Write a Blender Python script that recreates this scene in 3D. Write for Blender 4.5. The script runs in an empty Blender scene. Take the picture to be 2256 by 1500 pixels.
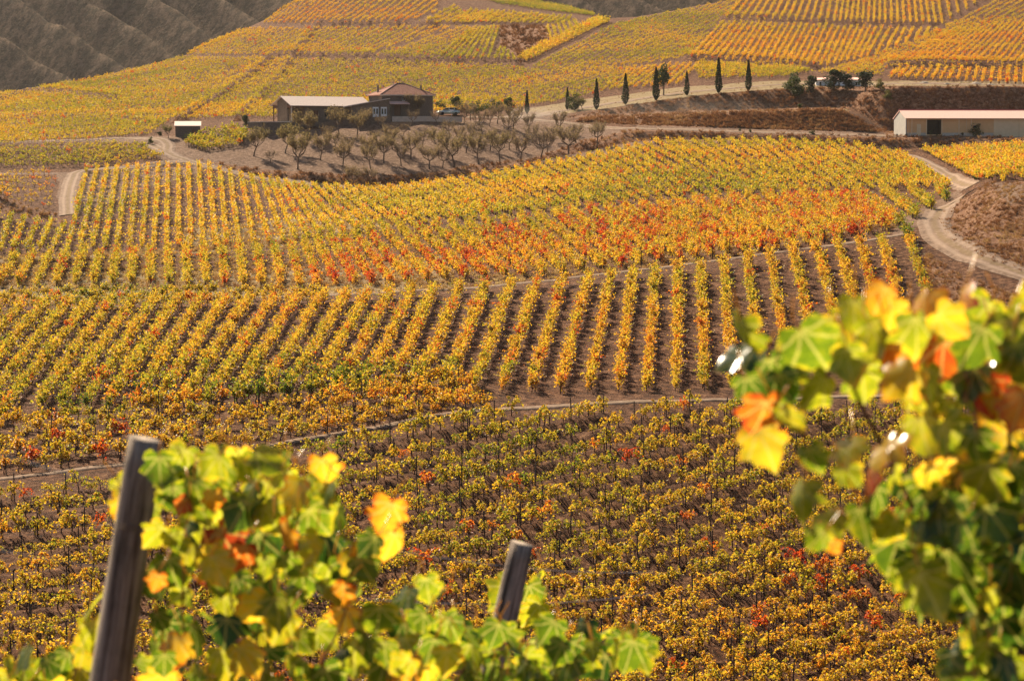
import bpy, math, random
import numpy as np
from mathutils import Vector, Matrix
rng = np.random.default_rng(7)
random.seed(7)
S = bpy.context.scene
COL = S.collection
# ------------------------------------------------------------------ camera
FPX, CX, CY, YH = 5088.0, 1128.0, 750.0, 320.0
PITCH = math.atan((CY - YH) / FPX)
CP, SP = math.cos(PITCH), math.sin(PITCH)
def slopes(px, py):
    """pixel of the 2256x1500 frame -> (x/y, z/y) of its ray"""
    a = (np.asarray(px, float) - CX) / FPX
    b = (CY - np.asarray(py, float)) / FPX
    d = CP + b * SP
    return a / d, (-SP + b * CP) / d
def at(px, py, Y):
    u, w = slopes(px, py)
    return Vector((float(u) * Y, Y, float(w) * Y))
def project(x, y, z):
    x = np.asarray(x, float); y = np.asarray(y, float); z = np.asarray(z, float)
    f = y * CP - z * SP
    up = y * SP + z * CP
    f = np.maximum(f, 1e-3)
    return CX + FPX * x / f, CY - FPX * up / f
cam = bpy.data.cameras.new('camera')
cam.sensor_width = 36.0
cam.lens = 36.0 * FPX / 2256.0
cam.clip_start = 0.1
cam.clip_end = 8000
cam.dof.use_dof = True
cam.dof.focus_distance = 260.0
cam.dof.aperture_fstop = 5.6
camo = bpy.data.objects.new('camera', cam)
COL.objects.link(camo)
camo.rotation_euler = (math.pi / 2 - PITCH, 0, 0)
S.camera = camo
# ------------------------------------------------------------------ light
AZ, EL = math.radians(-33), math.radians(37.5)
tosun = Vector((math.sin(AZ) * math.cos(EL), math.cos(AZ) * math.cos(EL), math.sin(EL)))
sl = bpy.data.lights.new('sun', 'SUN')
sl.energy = 5.0
sl.angle = math.radians(0.5)
sl.color = (1.0, 0.83, 0.61)
so = bpy.data.objects.new('sun', sl)
COL.objects.link(so)
so.rotation_euler = tosun.to_track_quat('Z', 'Y').to_euler()
so.location = (-60, 60, 120)
W = bpy.data.worlds.new('World')
S.world = W
W.use_nodes = True
nt = W.node_tree
bg = nt.nodes['Background']
sky = nt.nodes.new('ShaderNodeTexSky')
sky.sky_type = 'NISHITA'
sky.sun_disc = False
sky.sun_elevation = EL
sky.sun_rotation = AZ
sky.dust_density = 2.0
nt.links.new(sky.outputs[0], bg.inputs[0])
bg.inputs[1].default_value = 0.05
sky.ozone_density = .6
vs = S.view_settings
vs.view_transform = 'Standard'
vs.look = 'None'
vs.exposure = 1.32
vs.gamma = 1.0
# ------------------------------------------------------------------ noise
def hash2(i, j, s):
    h = np.sin(i * 127.1 + j * 311.7 + s * 74.7) * 43758.5453
    return h - np.floor(h)
def vnoise(x, y, s=0):
    xi = np.floor(x); yi = np.floor(y)
    fx = x - xi; fy = y - yi
    fx = fx * fx * (3 - 2 * fx); fy = fy * fy * (3 - 2 * fy)
    a = hash2(xi, yi, s); b = hash2(xi + 1, yi, s); c = hash2(xi, yi + 1, s); d = hash2(xi + 1, yi + 1, s)
    return (a * (1 - fx) + b * fx) * (1 - fy) + (c * (1 - fx) + d * fx) * fy
def fbm(x, y, s=0, o=4):
    r = 0; a = 0.5; t = 0
    for k in range(o):
        r = r + a * vnoise(x * 2 ** k, y * 2 ** k, s + k); t += a; a *= 0.5
    return r / t
# ------------------------------------------------------------------ terrain
# break lines of the land, near to far: (pixel column, pixel row, distance) of points lying on each
F = []
def line(pts, rng_=None):
    p = np.array(pts, float)
    u, w = slopes(p[:, 0], p[:, 1])
    o = np.argsort(u)
    F.append((u[o], p[o, 2], (w * p[:, 2])[o], None if rng_ is None else (slopes(rng_[0], 300)[0], slopes(rng_[1], 300)[0])))
line([(-400,1500,112),(0,1500,113),(1128,1500,121),(2256,1500,129),(2700,1500,132)])
line([(-400,1100,147),(0,1064,150),(240,1037,152),(540,1004,156),(720,970,159),(850,950,161),(1000,919,165),(1200,906,168),(1400,896,170),(1650,891,173),(1900,884,177),(2256,876,182),(2700,866,188)])
line([(-400,1082,150.5),(0,1046,153.5),(240,1019,155.5),(540,986,159.5),(720,951,162.5),(850,931,164.5),(1000,901,168.5),(1200,888,171.5),(1400,878,173.5),(1650,873,176.5),(1900,866,180.5),(2256,858,185.5),(2700,850,191)])
line([(-400,988,163),(0,948,165),(300,908,168.5),(600,882,171.5),(900,856,174),(1050,858,174.5),(1200,872,176),(1400,866,177.5),(1650,860,180),(1900,850,184),(2256,842,190),(2700,832,196)])
line([(-400,690,262),(0,672,258),(500,665,252),(1000,645,244),(1500,590,240),(1650,572,240),(1800,552,241),(1950,530,243),(2030,522,244),(2130,588,229),(2256,640,218),(2700,760,198)])
line([(-400,676,267),(0,658,263),(500,651,257),(1000,632,249),(1250,608,247),(1500,577,245),(1650,559,245.5),(1950,516,248.5),(2030,498,250),(2090,520,241),(2140,556,234),(2256,606,224),(2700,720,204)])
line([(-400,584,300),(0,574,300),(300,562,302),(600,546,303),(800,514,308),(1000,496,312),(1230,470,318),(1500,443,322),(1800,432,325),(2050,422,328),(2100,432,300),(2150,432,270),(2200,420,262),(2256,414,258),(2700,400,254)])
line([(-400,576,304),(0,564,304),(300,554,305),(600,539,306),(800,509,311),(1000,492,315),(1230,466,321),(1500,439,325),(1800,428,328),(2050,418,331),(2100,414,333),(2150,410,300),(2200,402,285),(2256,402,285),(2700,388,285)])
line([(-400,446,352),(0,466,350),(130,492,346),(170,500,346)], (-900, 150))
line([(-400,405,356),(0,434,354),(120,472,349),(170,490,349)], (-900, 140))
line([(-400,385,405),(0,380,412),(180,376,416),(450,368,423),(520,386,418),(600,402,414),(700,414,411),(850,422,411),(950,410,414),(1050,394,417),(1150,378,419),(1300,346,428),(1400,320,434),(1450,312,436),(1700,310,437),(1850,318,436),(2000,338,432),(2050,335,433),(2256,322,434),(2700,315,435)])
line([(-400,372,412),(0,374,416),(360,358,423),(450,361,426),(560,388,420),(700,403,416.5),(773,409,416),(915,405,417.5),(1050,376,423),(1150,362,426),(1300,332,434),(1400,308,439),(1510,305,441),(1766,318,439.5),(1971,330,437),(2256,318,437),(2700,312,438)])
line([(-400,370,414),(0,371,418),(360,355,425),(450,357,427.5),(560,377,421.5),(700,387,418.5),(773,390,418),(915,389,419.5),(1050,367,425),(1150,358,428),(1300,310,440),(1400,288,442),(1510,289,443),(1766,298,442),(1971,304,440),(2256,305,440),(2700,305,440)])
line([(-400,322,438),(0,322,440),(200,316,442),(340,308,446),(420,299,450),(520,286,452),(560,287,452),(640,285,452),(700,283,452),(800,275,453),(850,268,453),(1100,268,456),(1180,272,458),(1300,286,452),(1400,281,450),(1510,283,449),(1766,292.5,448),(1971,298.5,446),(2256,299,450),(2700,299,450)])
line([(-400,300,470),(0,300,472),(420,276,475),(560,264,475),(850,252,470),(1000,250,472),(1150,255,475),(1250,266,466),(1400,274,455),(1510,278.5,453),(1766,288.5,452),(1900,292.5,451),(1971,297.3,452),(2256,298,456),(2700,298,456)])
line([(1250,266,464),(1300,262,462),(1400,258,461),(1510,254.5,460),(1650,249.5,459),(1766,245,458.5),(1840,243,458.5),(1890,254,457),(1925,276,455),(1950,292,453.5)], (1262, 1935))
line([(-400,280,500),(0,282,500),(420,262,500),(560,250,505),(850,240,500),(1000,240,500),(1150,249,490),(1250,259,478),(1400,250.5,478),(1510,245.5,479.5),(1766,238,481.5),(1860,238,480),(1900,254,472),(1950,290,466),(2256,293.5,467),(2700,293.5,468)])
line([(-400,262,520),(0,265,520),(420,250,520),(560,240,520),(850,228,520),(1000,230,515),(1150,245,500),(1250,248,486),(1330,241,481),(1400,231,482),(1500,214,484),(1600,206,486),(1700,198,487),(1760,193,488),(1850,197,484),(1900,206,477),(1950,198,472.5),(1990,191,473),(2256,192,474),(2700,192,476)])
line([(-400,245,545),(0,250,545),(420,236,545),(560,225,550),(850,215,550),(1000,215,545),(1150,224,530),(1250,230,512),(1400,212,511),(1500,197,510),(1600,188,508),(1700,182,508),(1850,181,505),(1990,182,500),(2256,185,500),(2700,185,502)])
line([(-400,232,600),(0,228,600),(200,212,610),(400,187,620),(560,172,620),(800,152,620),(1000,152,615),(1140,154,610),(1250,151,600),(1400,146,590),(1520,141,582),(1650,149,572),(1800,153,568),(1900,141,565),(2050,122,575),(2256,112,585),(2700,100,600)])
line([(-400,238,640),(0,206,650),(200,173,690),(400,124,720),(530,85,722),(700,75,712),(860,68,706),(1040,62,700),(1140,80,680),(1200,88,676),(1320,62,690),(1400,75,682),(1550,90,670),(1700,80,665),(1850,95,650),(2060,65,665),(2256,40,690),(2700,20,700)])
F_full_end = len(F)
line([(-400,243,680),(0,212,690),(200,182,730),(400,129,750),(450,98,752),(530,66,765),(600,31,785),(650,0,800),(760,-25,810),(900,-15,800),(1000,2,790),(1100,18,780),(1200,31,770),(1320,43,760),(1400,38,765),(1500,19,775),(1600,0,790),(1800,-40,810),(2100,-80,830),(2256,-90,830),(2700,-100,850)])
line([(-400,330,900),(0,330,900),(400,300,900),(650,120,900),(760,-20,905),(1000,-20,905),(1157,0,900),(1300,27,885),(1340,45,885),(1500,50,900),(1800,20,900),(2256,0,900),(2700,0,900)])
line([(-400,320,1010),(2700,320,1010)])
NEAR_Y = np.array([-60., -5., 0., 7., 11., 20., 50., 84., 96., 103.])
NEAR_Z = np.array([14., -0.4, -1.5, -2.6, -3.55, -5.7, -13.6, -23.2, -29.4, -30.6])
FULL = [f for f in F if f[3] is None]
def _interp_lines(lines, u, Y):
    prevY = np.full(u.shape, NEAR_Y[-1]); prevZ = np.full(u.shape, NEAR_Z[-1])
    z = np.interp(Y, NEAR_Y, NEAR_Z)
    for (lu, lY, lZ) in lines:
        yi = lY(u) if callable(lY) else np.interp(u, lu, lY)
        zi = lZ(u, yi) if callable(lZ) else np.interp(u, lu, lZ)
        m = (Y >= prevY) & (Y < yi)
        t = (Y - prevY) / np.maximum(yi - prevY, 1e-3)
        z = np.where(m, prevZ + (zi - prevZ) * t, z)
        prevY, prevZ = yi, zi
    tail = Y >= prevY
    z = np.where(tail, prevZ - (Y - prevY) * 0.02, z)
    return z
BASE = [(f[0], f[1], f[2]) for f in FULL]
def T0(u, Y):
    lines = []
    for f in F:
        if f[3] is None:
            lines.append((f[0], f[1], f[2]))
        else:
            def zf(uu, yi, f=f):
                lo, hi = f[3]
                w = np.clip((uu - lo) / 0.004, 0, 1) * np.clip((hi - uu) / 0.004, 0, 1)
                zb = _interp_lines(BASE, uu, yi)
                return w * np.interp(uu, f[0], f[2]) + (1 - w) * zb
            lines.append((f[0], f[1], zf))
    return _interp_lines(lines, u, Y)
U0, U1 = -0.32, 0.33
def T(x, Y):
    x = np.asarray(x, float); Y = np.asarray(Y, float)
    u = np.clip(x / np.maximum(Y, 30.0), U0, U1)
    w = np.interp(Y, [0, 120, 300, 335, 400, 415, 500, 520, 600], [1, 3, 3, 1.3, 1.3, .45, .45, 4, 12])
    z = 0.4 * T0(u, Y) + 0.15 * (T0(u, Y - w) + T0(u, Y + w) + T0(u - .003, Y) + T0(u + .003, Y))
    far = np.clip((Y - 110) / 60, 0.15, 1)
    z = z + far * ((fbm(x / 9, Y / 9, 3, 3) - .5) * 0.5 + (vnoise(x / 2.2, Y / 2.2, 9) - .5) * 0.12)
    return z
sc_ = np.concatenate([np.linspace(-1.6, -.34, 16, endpoint=False), np.linspace(-.34, .34, 430), np.linspace(.34, 1.6, 17)[1:]])
Yr = np.concatenate([np.arange(-55, 104, 6), np.arange(104, 180, 1.1), np.arange(180, 330, 1.8), np.arange(330, 410, 1.6), np.arange(410, 492, .55), np.arange(492, 560, 1.5), np.arange(560, 1000, 5), [1010, 1040, 1100, 1300, 1800, 2600, 4500]])
gx = sc_[None, :] * (Yr[:, None] + 60); gy = np.broadcast_to(Yr[:, None], gx.shape).copy()
gz = T(gx, gy)
_m = (gy > 107) & (gy < 188)
_px, _py = project(gx, gy, gz)
_c = _py + .10 * _px + .00006 * _px ** 2
_y2 = np.interp(_px, [-250, 0, 240, 540, 720, 850, 1000, 1200, 1650, 2256], [1110, 1080, 1052, 1020, 986, 966, 936, 922, 908, 892])
gz = gz + np.where(_m, .22 * np.sin((_c - 1105) / 42 * 2 * np.pi + 1.2) * np.clip((_py - _y2) / 12, 0, 1) * np.clip((1620 - _py) / 50, 0, 1), 0)
def _bank(pts, h, wd):
    """a small terrace bank running along a line of the hillside"""
    global gz
    q = np.array(pts, float); G = _hits(q[:, 0], q[:, 1])
    yl = np.interp(gx / np.maximum(gy, 1), G[:, 0] / G[:, 1], G[:, 1], left=-1, right=-1)
    d = gy - yl
    gz = gz + np.where(yl > 0, h * np.clip(d / wd + .5, 0, 1) * np.exp(-np.maximum(d, 0) / 14), 0)
def _hits(px, py):
    u, w = slopes(px, py); out = []
    Yc = np.concatenate([np.arange(480, 1000, 1.0)])
    for a, b in zip(u, w):
        z = T(a * Yc, Yc); k = np.argmax(b * Yc < z); out.append((a * Yc[k], Yc[k]))
    return np.array(out)
for bl in ([(385,128),(600,130),(790,134),(960,141),(1142,150)], [(520,58),(700,60),(880,61),(960,62)], [(1500,138),(1620,140),(1720,150),(1800,156)], [(1585,50),(1720,54),(1900,60),(2060,66)], [(1950,152),(2100,152),(2256,155),(2400,156)], [(-200,216),(60,206),(160,212),(260,226)]):
    _bank(bl, 1.7, 3.0)
_md = (gy > 200) & (gy < 300) & (gx / np.maximum(gy, 1) > .182)
gz = gz + np.where(_md, (fbm(gx / 6, gy / 6, 61, 3) - .5) * 2.4 * np.clip((gx / np.maximum(gy, 1) - .186) / .012, 0, 1) * np.clip((gy - 226) / 8, 0, 1), 0)
def T(x, Y):
    """height of the ground mesh"""
    x = np.asarray(x, float); Y = np.asarray(Y, float)
    s = np.interp(x / (Y + 60), sc_, np.arange(len(sc_))); r = np.interp(Y, Yr, np.arange(len(Yr)))
    i = np.clip(s.astype(int), 0, len(sc_) - 2); j = np.clip(r.astype(int), 0, len(Yr) - 2)
    fs = s - i; fr = r - j
    return (gz[j, i] * (1 - fs) + gz[j, i+1] * fs) * (1 - fr) + (gz[j+1, i] * (1 - fs) + gz[j+1, i+1] * fs) * fr
RY = np.concatenate([np.arange(105, 400, 1.5), np.arange(400, 505, .5), np.arange(505, 1000, 4)])
def ground(px, py):
    """where the ray of each pixel first meets the land (beyond the ravine)"""
    px = np.atleast_1d(np.asarray(px, float)); py = np.atleast_1d(np.asarray(py, float))
    u, w = slopes(px, py)
    out = np.full((len(px), 3), np.nan)
    for s in range(0, len(px), 400):
        uu = u[s:s+400, None]; ww = w[s:s+400, None]
        YY = np.broadcast_to(RY[None, :], (uu.shape[0], len(RY)))
        d = ww * YY - T(uu * YY, YY)
        neg = d < 0
        hit = neg.any(1)
        k = np.maximum(neg.argmax(1), 1)
        r = np.arange(len(k))
        d0 = d[r, k-1]; d1 = d[r, k]
        t = np.clip(d0 / np.where(np.abs(d0 - d1) < 1e-9, 1, d0 - d1), 0, 1)
        Yh = RY[k-1] + (RY[k] - RY[k-1]) * t
        X = uu[:, 0] * Yh
        res = np.stack([X, Yh, ww[:, 0] * Yh], 1)
        res[~hit] = np.nan
        out[s:s+400] = res
    return out
def g1(px, py):
    p = ground([px], [py])[0]
    return Vector((p[0], p[1], float(T(p[0], p[1]))))
def inpoly(px, py, poly):
    px = np.asarray(px); py = np.asarray(py)
    c = np.zeros(px.shape, bool)
    n = len(poly)
    for i in range(n):
        x1, y1 = poly[i]; x2, y2 = poly[(i + 1) % n]
        if y1 == y2: continue
        c ^= ((y1 > py) != (y2 > py)) & (px < (x2 - x1) * (py - y1) / (y2 - y1) + x1)
    return c
# ------------------------------------------------------------------ materials
def mat(name):
    m = bpy.data.materials.new(name); m.use_nodes = True
    t = m.node_tree
    return m, t, t.nodes['Principled BSDF'], t.nodes['Material Output']
def N(t, kind, **kw):
    n = t.nodes.new(kind)
    for k, v in kw.items():
        if k.startswith('i_'): n.inputs[k[2:].replace('_', ' ')].default_value = v
        else: setattr(n, k, v)
    return n
def ramp(t, fac, stops, interp='LINEAR'):
    r = t.nodes.new('ShaderNodeValToRGB')
    r.color_ramp.interpolation = interp
    e = r.color_ramp.elements
    while len(e) > 1: e.remove(e[-1])
    for k, (p, c) in enumerate(stops):
        el = e[0] if k == 0 else e.new(p)
        el.position = p; el.color = (*c, 1)
    t.links.new(fac, r.inputs[0])
    return r.outputs[0]
def noise(t, scale, detail=4, rough=.6, vec=None):
    n = t.nodes.new('ShaderNodeTexNoise')
    n.inputs['Scale'].default_value = scale; n.inputs['Detail'].default_value = detail; n.inputs['Roughness'].default_value = rough
    if vec is not None: t.links.new(vec, n.inputs['Vector'])
    return n.outputs['Fac']
def mixc(t, fac, a, b, mode='MIX'):
    n = t.nodes.new('ShaderNodeMix'); n.data_type = 'RGBA'; n.blend_type = mode
    for s, v in ((0, fac), (6, a), (7, b)):
        if hasattr(v, 'links') or hasattr(v, 'is_linked'): t.links.new(v, n.inputs[s])
        elif s == 0: n.inputs[s].default_value = v
        else: n.inputs[s].default_value = (*v, 1)
    return n.outputs[2]
def math_(t, op, a, b=None, c=None, clamp=False):
    n = t.nodes.new('ShaderNodeMath'); n.operation = op; n.use_clamp = clamp
    for s, v in ((0, a), (1, b), (2, c)):
        if v is None: continue
        if hasattr(v, 'is_linked'): t.links.new(v, n.inputs[s])
        else: n.inputs[s].default_value = v
    return n.outputs[0]
def bump(t, h, strength, dist, b):
    n = t.nodes.new('ShaderNodeBump'); n.inputs['Strength'].default_value = strength; n.inputs['Distance'].default_value = dist
    t.links.new(h, n.inputs['Height']); t.links.new(n.outputs[0], b.inputs['Normal'])
def objcoord(t):
    return t.nodes.new('ShaderNodeTexCoord').outputs['Object']
def attr(t, name, kind='GEOMETRY'):
    n = t.nodes.new('ShaderNodeAttribute'); n.attribute_name = name; n.attribute_type = kind
    return n.outputs['Fac']
def simple(name, c1, c2, scale=3, rough=.85, bs=.3, bd=.02, spec=.2, metal=0, detail=5):
    m, t, b, o = mat(name)
    v = objcoord(t)
    n = noise(t, scale, detail, .65, v)
    col = ramp(t, n, [(.3, c1), (.7, c2)])
    t.links.new(col, b.inputs['Base Color'])
    b.inputs['Roughness'].default_value = rough
    b.inputs['Specular IOR Level'].default_value = spec
    b.inputs['Metallic'].default_value = metal
    if bs: bump(t, noise(t, scale * 4, 3, .6, v), bs, bd, b)
    return m
AUTUMN = [(0.0, (.035, .075, .010)), (.16, (.11, .17, .014)), (.32, (.38, .33, .026)), (.5, (.70, .42, .032)), (.66, (.64, .22, .02)), (.8, (.56, .075, .014)), (.95, (.38, .022, .012))]
def leafmat(name, kind, spread, transl=.5, rough=.45, spec=.3, stops=AUTUMN, tintname='tint', veins=False, dry=0):
    m, t, b, o = mat(name)
    tint = attr(t, tintname, kind)
    lr = attr(t, 'lr')
    v = math_(t, 'MULTIPLY_ADD', math_(t, 'SUBTRACT', lr, .5), spread, tint)
    if veins:
        n2 = noise(t, 26, 3, .6, objcoord(t))
        v = math_(t, 'MULTIPLY_ADD', math_(t, 'SUBTRACT', n2, .5), .34, v)
    if veins:
        uv = N(t, 'ShaderNodeAttribute', attribute_name='luv').outputs['Vector']
        sp = t.nodes.new('ShaderNodeSeparateXYZ'); t.links.new(uv, sp.inputs[0])
        rim = ramp(t, math_(t, 'MULTIPLY_ADD', math_(t, 'SUBTRACT', n2, .5), .9, sp.outputs[2]), [(.86, (0, 0, 0)), (1.12, (1, 1, 1))])
        v = math_(t, 'MULTIPLY_ADD', rim, .16, v)
    col = ramp(t, v, stops)
    if veins:
        ang = math_(t, 'ABSOLUTE', math_(t, 'ARCTAN2', sp.outputs[0], sp.outputs[1]))
        rad = math_(t, 'SQRT', math_(t, 'ADD', math_(t, 'MULTIPLY', sp.outputs[0], sp.outputs[0]), math_(t, 'MULTIPLY', sp.outputs[1], sp.outputs[1])))
        d = ang
        for a0 in (.72, 1.35): d = math_(t, 'MINIMUM', d, math_(t, 'ABSOLUTE', math_(t, 'SUBTRACT', ang, a0)))
        vn = ramp(t, math_(t, 'MULTIPLY', d, rad), [(.012, (1, 1, 1)), (.035, (0, 0, 0))])
        col = mixc(t, math_(t, 'MULTIPLY', vn, .55), col, (.55, .50, .16))
        col = mixc(t, math_(t, 'MULTIPLY', ramp(t, noise(t, 90, 2, .5, objcoord(t)), [(.66, (0, 0, 0)), (.72, (1, 1, 1))]), .5), col, (.16, .07, .02))
    if dry:
        fr = math_(t, 'FRACT', math_(t, 'MULTIPLY', lr, 7.31))
        col = mixc(t, math_(t, 'MULTIPLY', math_(t, 'GREATER_THAN', fr, 1 - dry), .8), col, (.30, .12, .04))
    t.links.new(col, b.inputs['Base Color'])
    b.inputs['Roughness'].default_value = rough
    b.inputs['Specular IOR Level'].default_value = spec
    tr = N(t, 'ShaderNodeBsdfTranslucent')
    tc = mixc(t, 1.0, col, (1.0, 1.0, .75), 'MULTIPLY')
    t.links.new(tc, tr.inputs[0])
    mx = N(t, 'ShaderNodeMixShader')
    mx.inputs[0].default_value = transl
    t.links.new(b.outputs[0], mx.inputs[1]); t.links.new(tr.outputs[0], mx.inputs[2])
    t.links.new(mx.outputs[0], o.inputs[0])
    return m
M = {}
M['vine_leaf'] = leafmat('vine_leaf', 'INSTANCER', .30, .64, dry=.13)
LUSH = [(0.0, (.035, .085, .010)), (.16, (.13, .20, .012)), (.32, (.40, .40, .018)), (.5, (.78, .48, .03)), (.66, (.68, .25, .02)), (.8, (.52, .09, .016)), (.95, (.30, .035, .015))]
M['near_leaf'] = leafmat('near_vine_leaf', 'GEOMETRY', .14, .70, .22, .7, LUSH, veins=True)
GREENS = [(0, (.012, .022, .008)), (.35, (.035, .055, .015)), (.65, (.085, .095, .022)), (1, (.20, .15, .04))]
M['tree_leaf'] = leafmat('tree_leaf', 'INSTANCER', .45, .35, .6, .2, GREENS)
ALMONDS = [(0, (.06, .075, .02)), (.35, (.15, .135, .04)), (.65, (.21, .155, .075)), (1, (.25, .17, .115))]
M['almond_leaf'] = leafmat('almond_leaf', 'INSTANCER', .5, .55, .6, .2, ALMONDS)
M['bark'] = simple('bark', (.09, .06, .042), (.22, .155, .11), 14, .9, .6, .03)
M['vine_bark'] = simple('vine_bark', (.05, .025, .018), (.13, .07, .045), 20, .9, .5, .02)
M['stake'] = simple('stake_wood', (.025, .02, .018), (.07, .055, .045), 16, .85, .4, .01)
M['hose'] = simple('pale_hose', (.45, .38, .32), (.6, .52, .45), 5, .6, 0)
# weathered post
m, t, b, o = mat('weathered_post')
v = objcoord(t)
mp = N(t, 'ShaderNodeMapping'); mp.inputs['Scale'].default_value = (34, 34, 1.6); t.links.new(v, mp.inputs[0])
g = noise(t, 1.6, 6, .7, mp.outputs[0])
g2 = noise(t, 9, 3, .6, v)
c = ramp(t, g, [(.30, (.025, .019, .015)), (.42, (.16, .122, .092)), (.56, (.33, .265, .205)), (.72, (.5, .42, .335))])
c = mixc(t, math_(t, 'MULTIPLY', ramp(t, g2, [(.5, (0, 0, 0)), (.7, (1, 1, 1))]), .5), c, (.06, .055, .035))
t.links.new(c, b.inputs['Base Color']); b.inputs['Roughness'].default_value = .9; b.inputs['Specular IOR Level'].default_value = .15
bump(t, g, .8, .006, b)
M['post'] = m
# land
m, t, b, o = mat('vineyard_soil')
v = objcoord(t)
n1 = noise(t, .22, 6, .65, v); n2 = noise(t, 1.5, 7, .78, v); n3 = noise(t, 9, 3, .7, v)
soil = ramp(t, n2, [(.36, (.026, .010, .0045)), (.46, (.085, .034, .016)), (.55, (.175, .080, .039)), (.66, (.36, .20, .11))])
soil = mixc(t, ramp(t, n3, [(.60, (0, 0, 0)), (.66, (1, 1, 1))]), soil, (.38, .22, .10))
grass = ramp(t, n2, [(.36, (.08, .036, .02)), (.45, (.19, .09, .048)), (.55, (.29, .155, .085)), (.65, (.42, .27, .155))])
bare = ramp(t, n2, [(.34, (.085, .046, .03)), (.45, (.18, .108, .07)), (.56, (.26, .165, .11)), (.68, (.37, .26, .18))])
verge = ramp(t, n2, [(.25, (.18, .125, .06)), (.5, (.30, .22, .115)), (.75, (.43, .34, .20))])
dn = math_(t, 'MULTIPLY', math_(t, 'SUBTRACT', n1, .5), .8)
def zone(nm): return ramp(t, math_(t, 'ADD', attr(t, nm), dn), [(.4, (0, 0, 0)), (.6, (1, 1, 1))])
c = mixc(t, zone('bare'), soil, bare)
c = mixc(t, zone('verge'), c, verge)
c = mixc(t, zone('grass'), c, grass)
t.links.new(c, b.inputs['Base Color']); b.inputs['Roughness'].default_value = .95; b.inputs['Specular IOR Level'].default_value = .1
hb = math_(t, 'ADD', n2, math_(t, 'MULTIPLY', n3, .4))
bump(t, hb, 1.0, .6, b)
M['land'] = m
# tracks
m, t, b, o = mat('dirt_road')
v = objcoord(t)
n2 = noise(t, 1.4, 6, .7, v); n3 = noise(t, 7, 3, .7, v)
c = ramp(t, n2, [(.34, (.09, .055, .037)), (.5, (.17, .112, .076)), (.66, (.26, .18, .128))])
a = attr(t, 'across')
rut = math_(t, 'ABSOLUTE', math_(t, 'SUBTRACT', math_(t, 'ABSOLUTE', a), .45))
rf = ramp(t, math_(t, 'ADD', rut, math_(t, 'MULTIPLY', math_(t, 'SUBTRACT', n2, .5), .5)), [(.08, (1, 1, 1)), (.22, (0, 0, 0))])
c = mixc(t, math_(t, 'MULTIPLY', rf, .45), c, (.34, .25, .18))
mg = ramp(t, math_(t, 'ADD', math_(t, 'ABSOLUTE', a), math_(t, 'MULTIPLY', math_(t, 'SUBTRACT', n2, .5), .8)), [(.12, (1, 1, 1)), (.24, (0, 0, 0))])
c = mixc(t, math_(t, 'MULTIPLY', mg, .6), c, (.17, .115, .055))
t.links.new(c, b.inputs['Base Color']); b.inputs['Roughness'].default_value = .95; b.inputs['Specular IOR Level'].default_value = .1
bump(t, math_(t, 'ADD', n2, math_(t, 'MULTIPLY', n3, .4)), .6, .15, b)
M['road'] = m
# mountain
m, t, b, o = mat('scrub_mountain')
v = objcoord(t)
n1 = noise(t, .012, 5, .6, v); n2 = noise(t, .16, 5, .75, v); n3 = noise(t, .5, 3, .7, v)
c = ramp(t, n2, [(.40, (.018, .012, .010)), (.47, (.055, .036, .027)), (.55, (.115, .075, .053)), (.68, (.185, .125, .088))])
c = mixc(t, math_(t, 'MULTIPLY', n1, .5), c, (.06, .055, .03))
t.links.new(c, b.inputs['Base Color']); b.inputs['Roughness'].default_value = 1; b.inputs['Specular IOR Level'].default_value = .05
bump(t, math_(t, 'ADD', n2, n3), .5, 1.2, b)
M['mountain'] = m
M['stone'] = simple('dark_stone', (.085, .065, .052), (.2, .155, .125), 5, .9, .7, .08)
M['plaster_grey'] = simple('grey_plaster', (.13, .095, .07), (.2, .15, .112), 2.5, .9, .2, .02)
M['plaster_warm'] = simple('cream_sheet', (.62, .37, .17), (.70, .43, .21), 1.2, .7, .1, .01)
M['panel_pale'] = simple('cream_panel', (.66, .50, .30), (.74, .57, .36), 1.2, .6, .1, .01)
M['plaster_shaded'] = simple('shaded_sheet', (.30, .285, .26), (.38, .36, .32), 1.2, .6, .1, .01)  # warehouse gable, greyed down so its shade sits in the colour
M['white'] = simple('white_paint', (.7, .7, .7), (.82, .82, .8), 3, .5, 0)
M['brown_wood'] = simple('brown_wood', (.10, .05, .03), (.2, .1, .06), 8, .7, .3, .01)
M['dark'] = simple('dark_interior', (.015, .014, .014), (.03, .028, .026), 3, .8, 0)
M['concrete'] = simple('pale_concrete', (.42, .36, .3), (.56, .48, .4), 2, .9, .2, .02)
M['rubble'] = simple('rock', (.25, .2, .16), (.45, .38, .3), 4, .95, .6, .06)
def tiles(name, c1, c2, scale, along='Y'):
    m, t, b, o = mat(name)
    v = objcoord(t)
    n = noise(t, 3.2, 5, .75, v)
    c = ramp(t, n, [(.3, c1), (.7, c2)])
    wv = t.nodes.new('ShaderNodeTexWave'); wv.bands_direction = 'X'; wv.inputs['Scale'].default_value = scale
    t.links.new(v, wv.inputs[0])
    t.links.new(c, b.inputs['Base Color']); b.inputs['Roughness'].default_value = .8; b.inputs['Specular IOR Level'].default_value = .08
    bump(t, wv.outputs['Fac'], .6, .05, b)
    return m
M['tile_red'] = tiles('red_roof_tiles', (.10, .035, .022), (.36, .16, .11), 3.0)
M['hip_tile'] = simple('hip_tile', (.2, .12, .1), (.4, .28, .24), 6, .8, .2, .02)
M['sheet_pink'] = tiles('pale_pink_roof', (.68, .42, .34), (.78, .51, .43), 2.2)
M['sheet_pale'] = tiles('pale_roof', (.58, .46, .39), (.72, .60, .52), 2.0)
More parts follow.
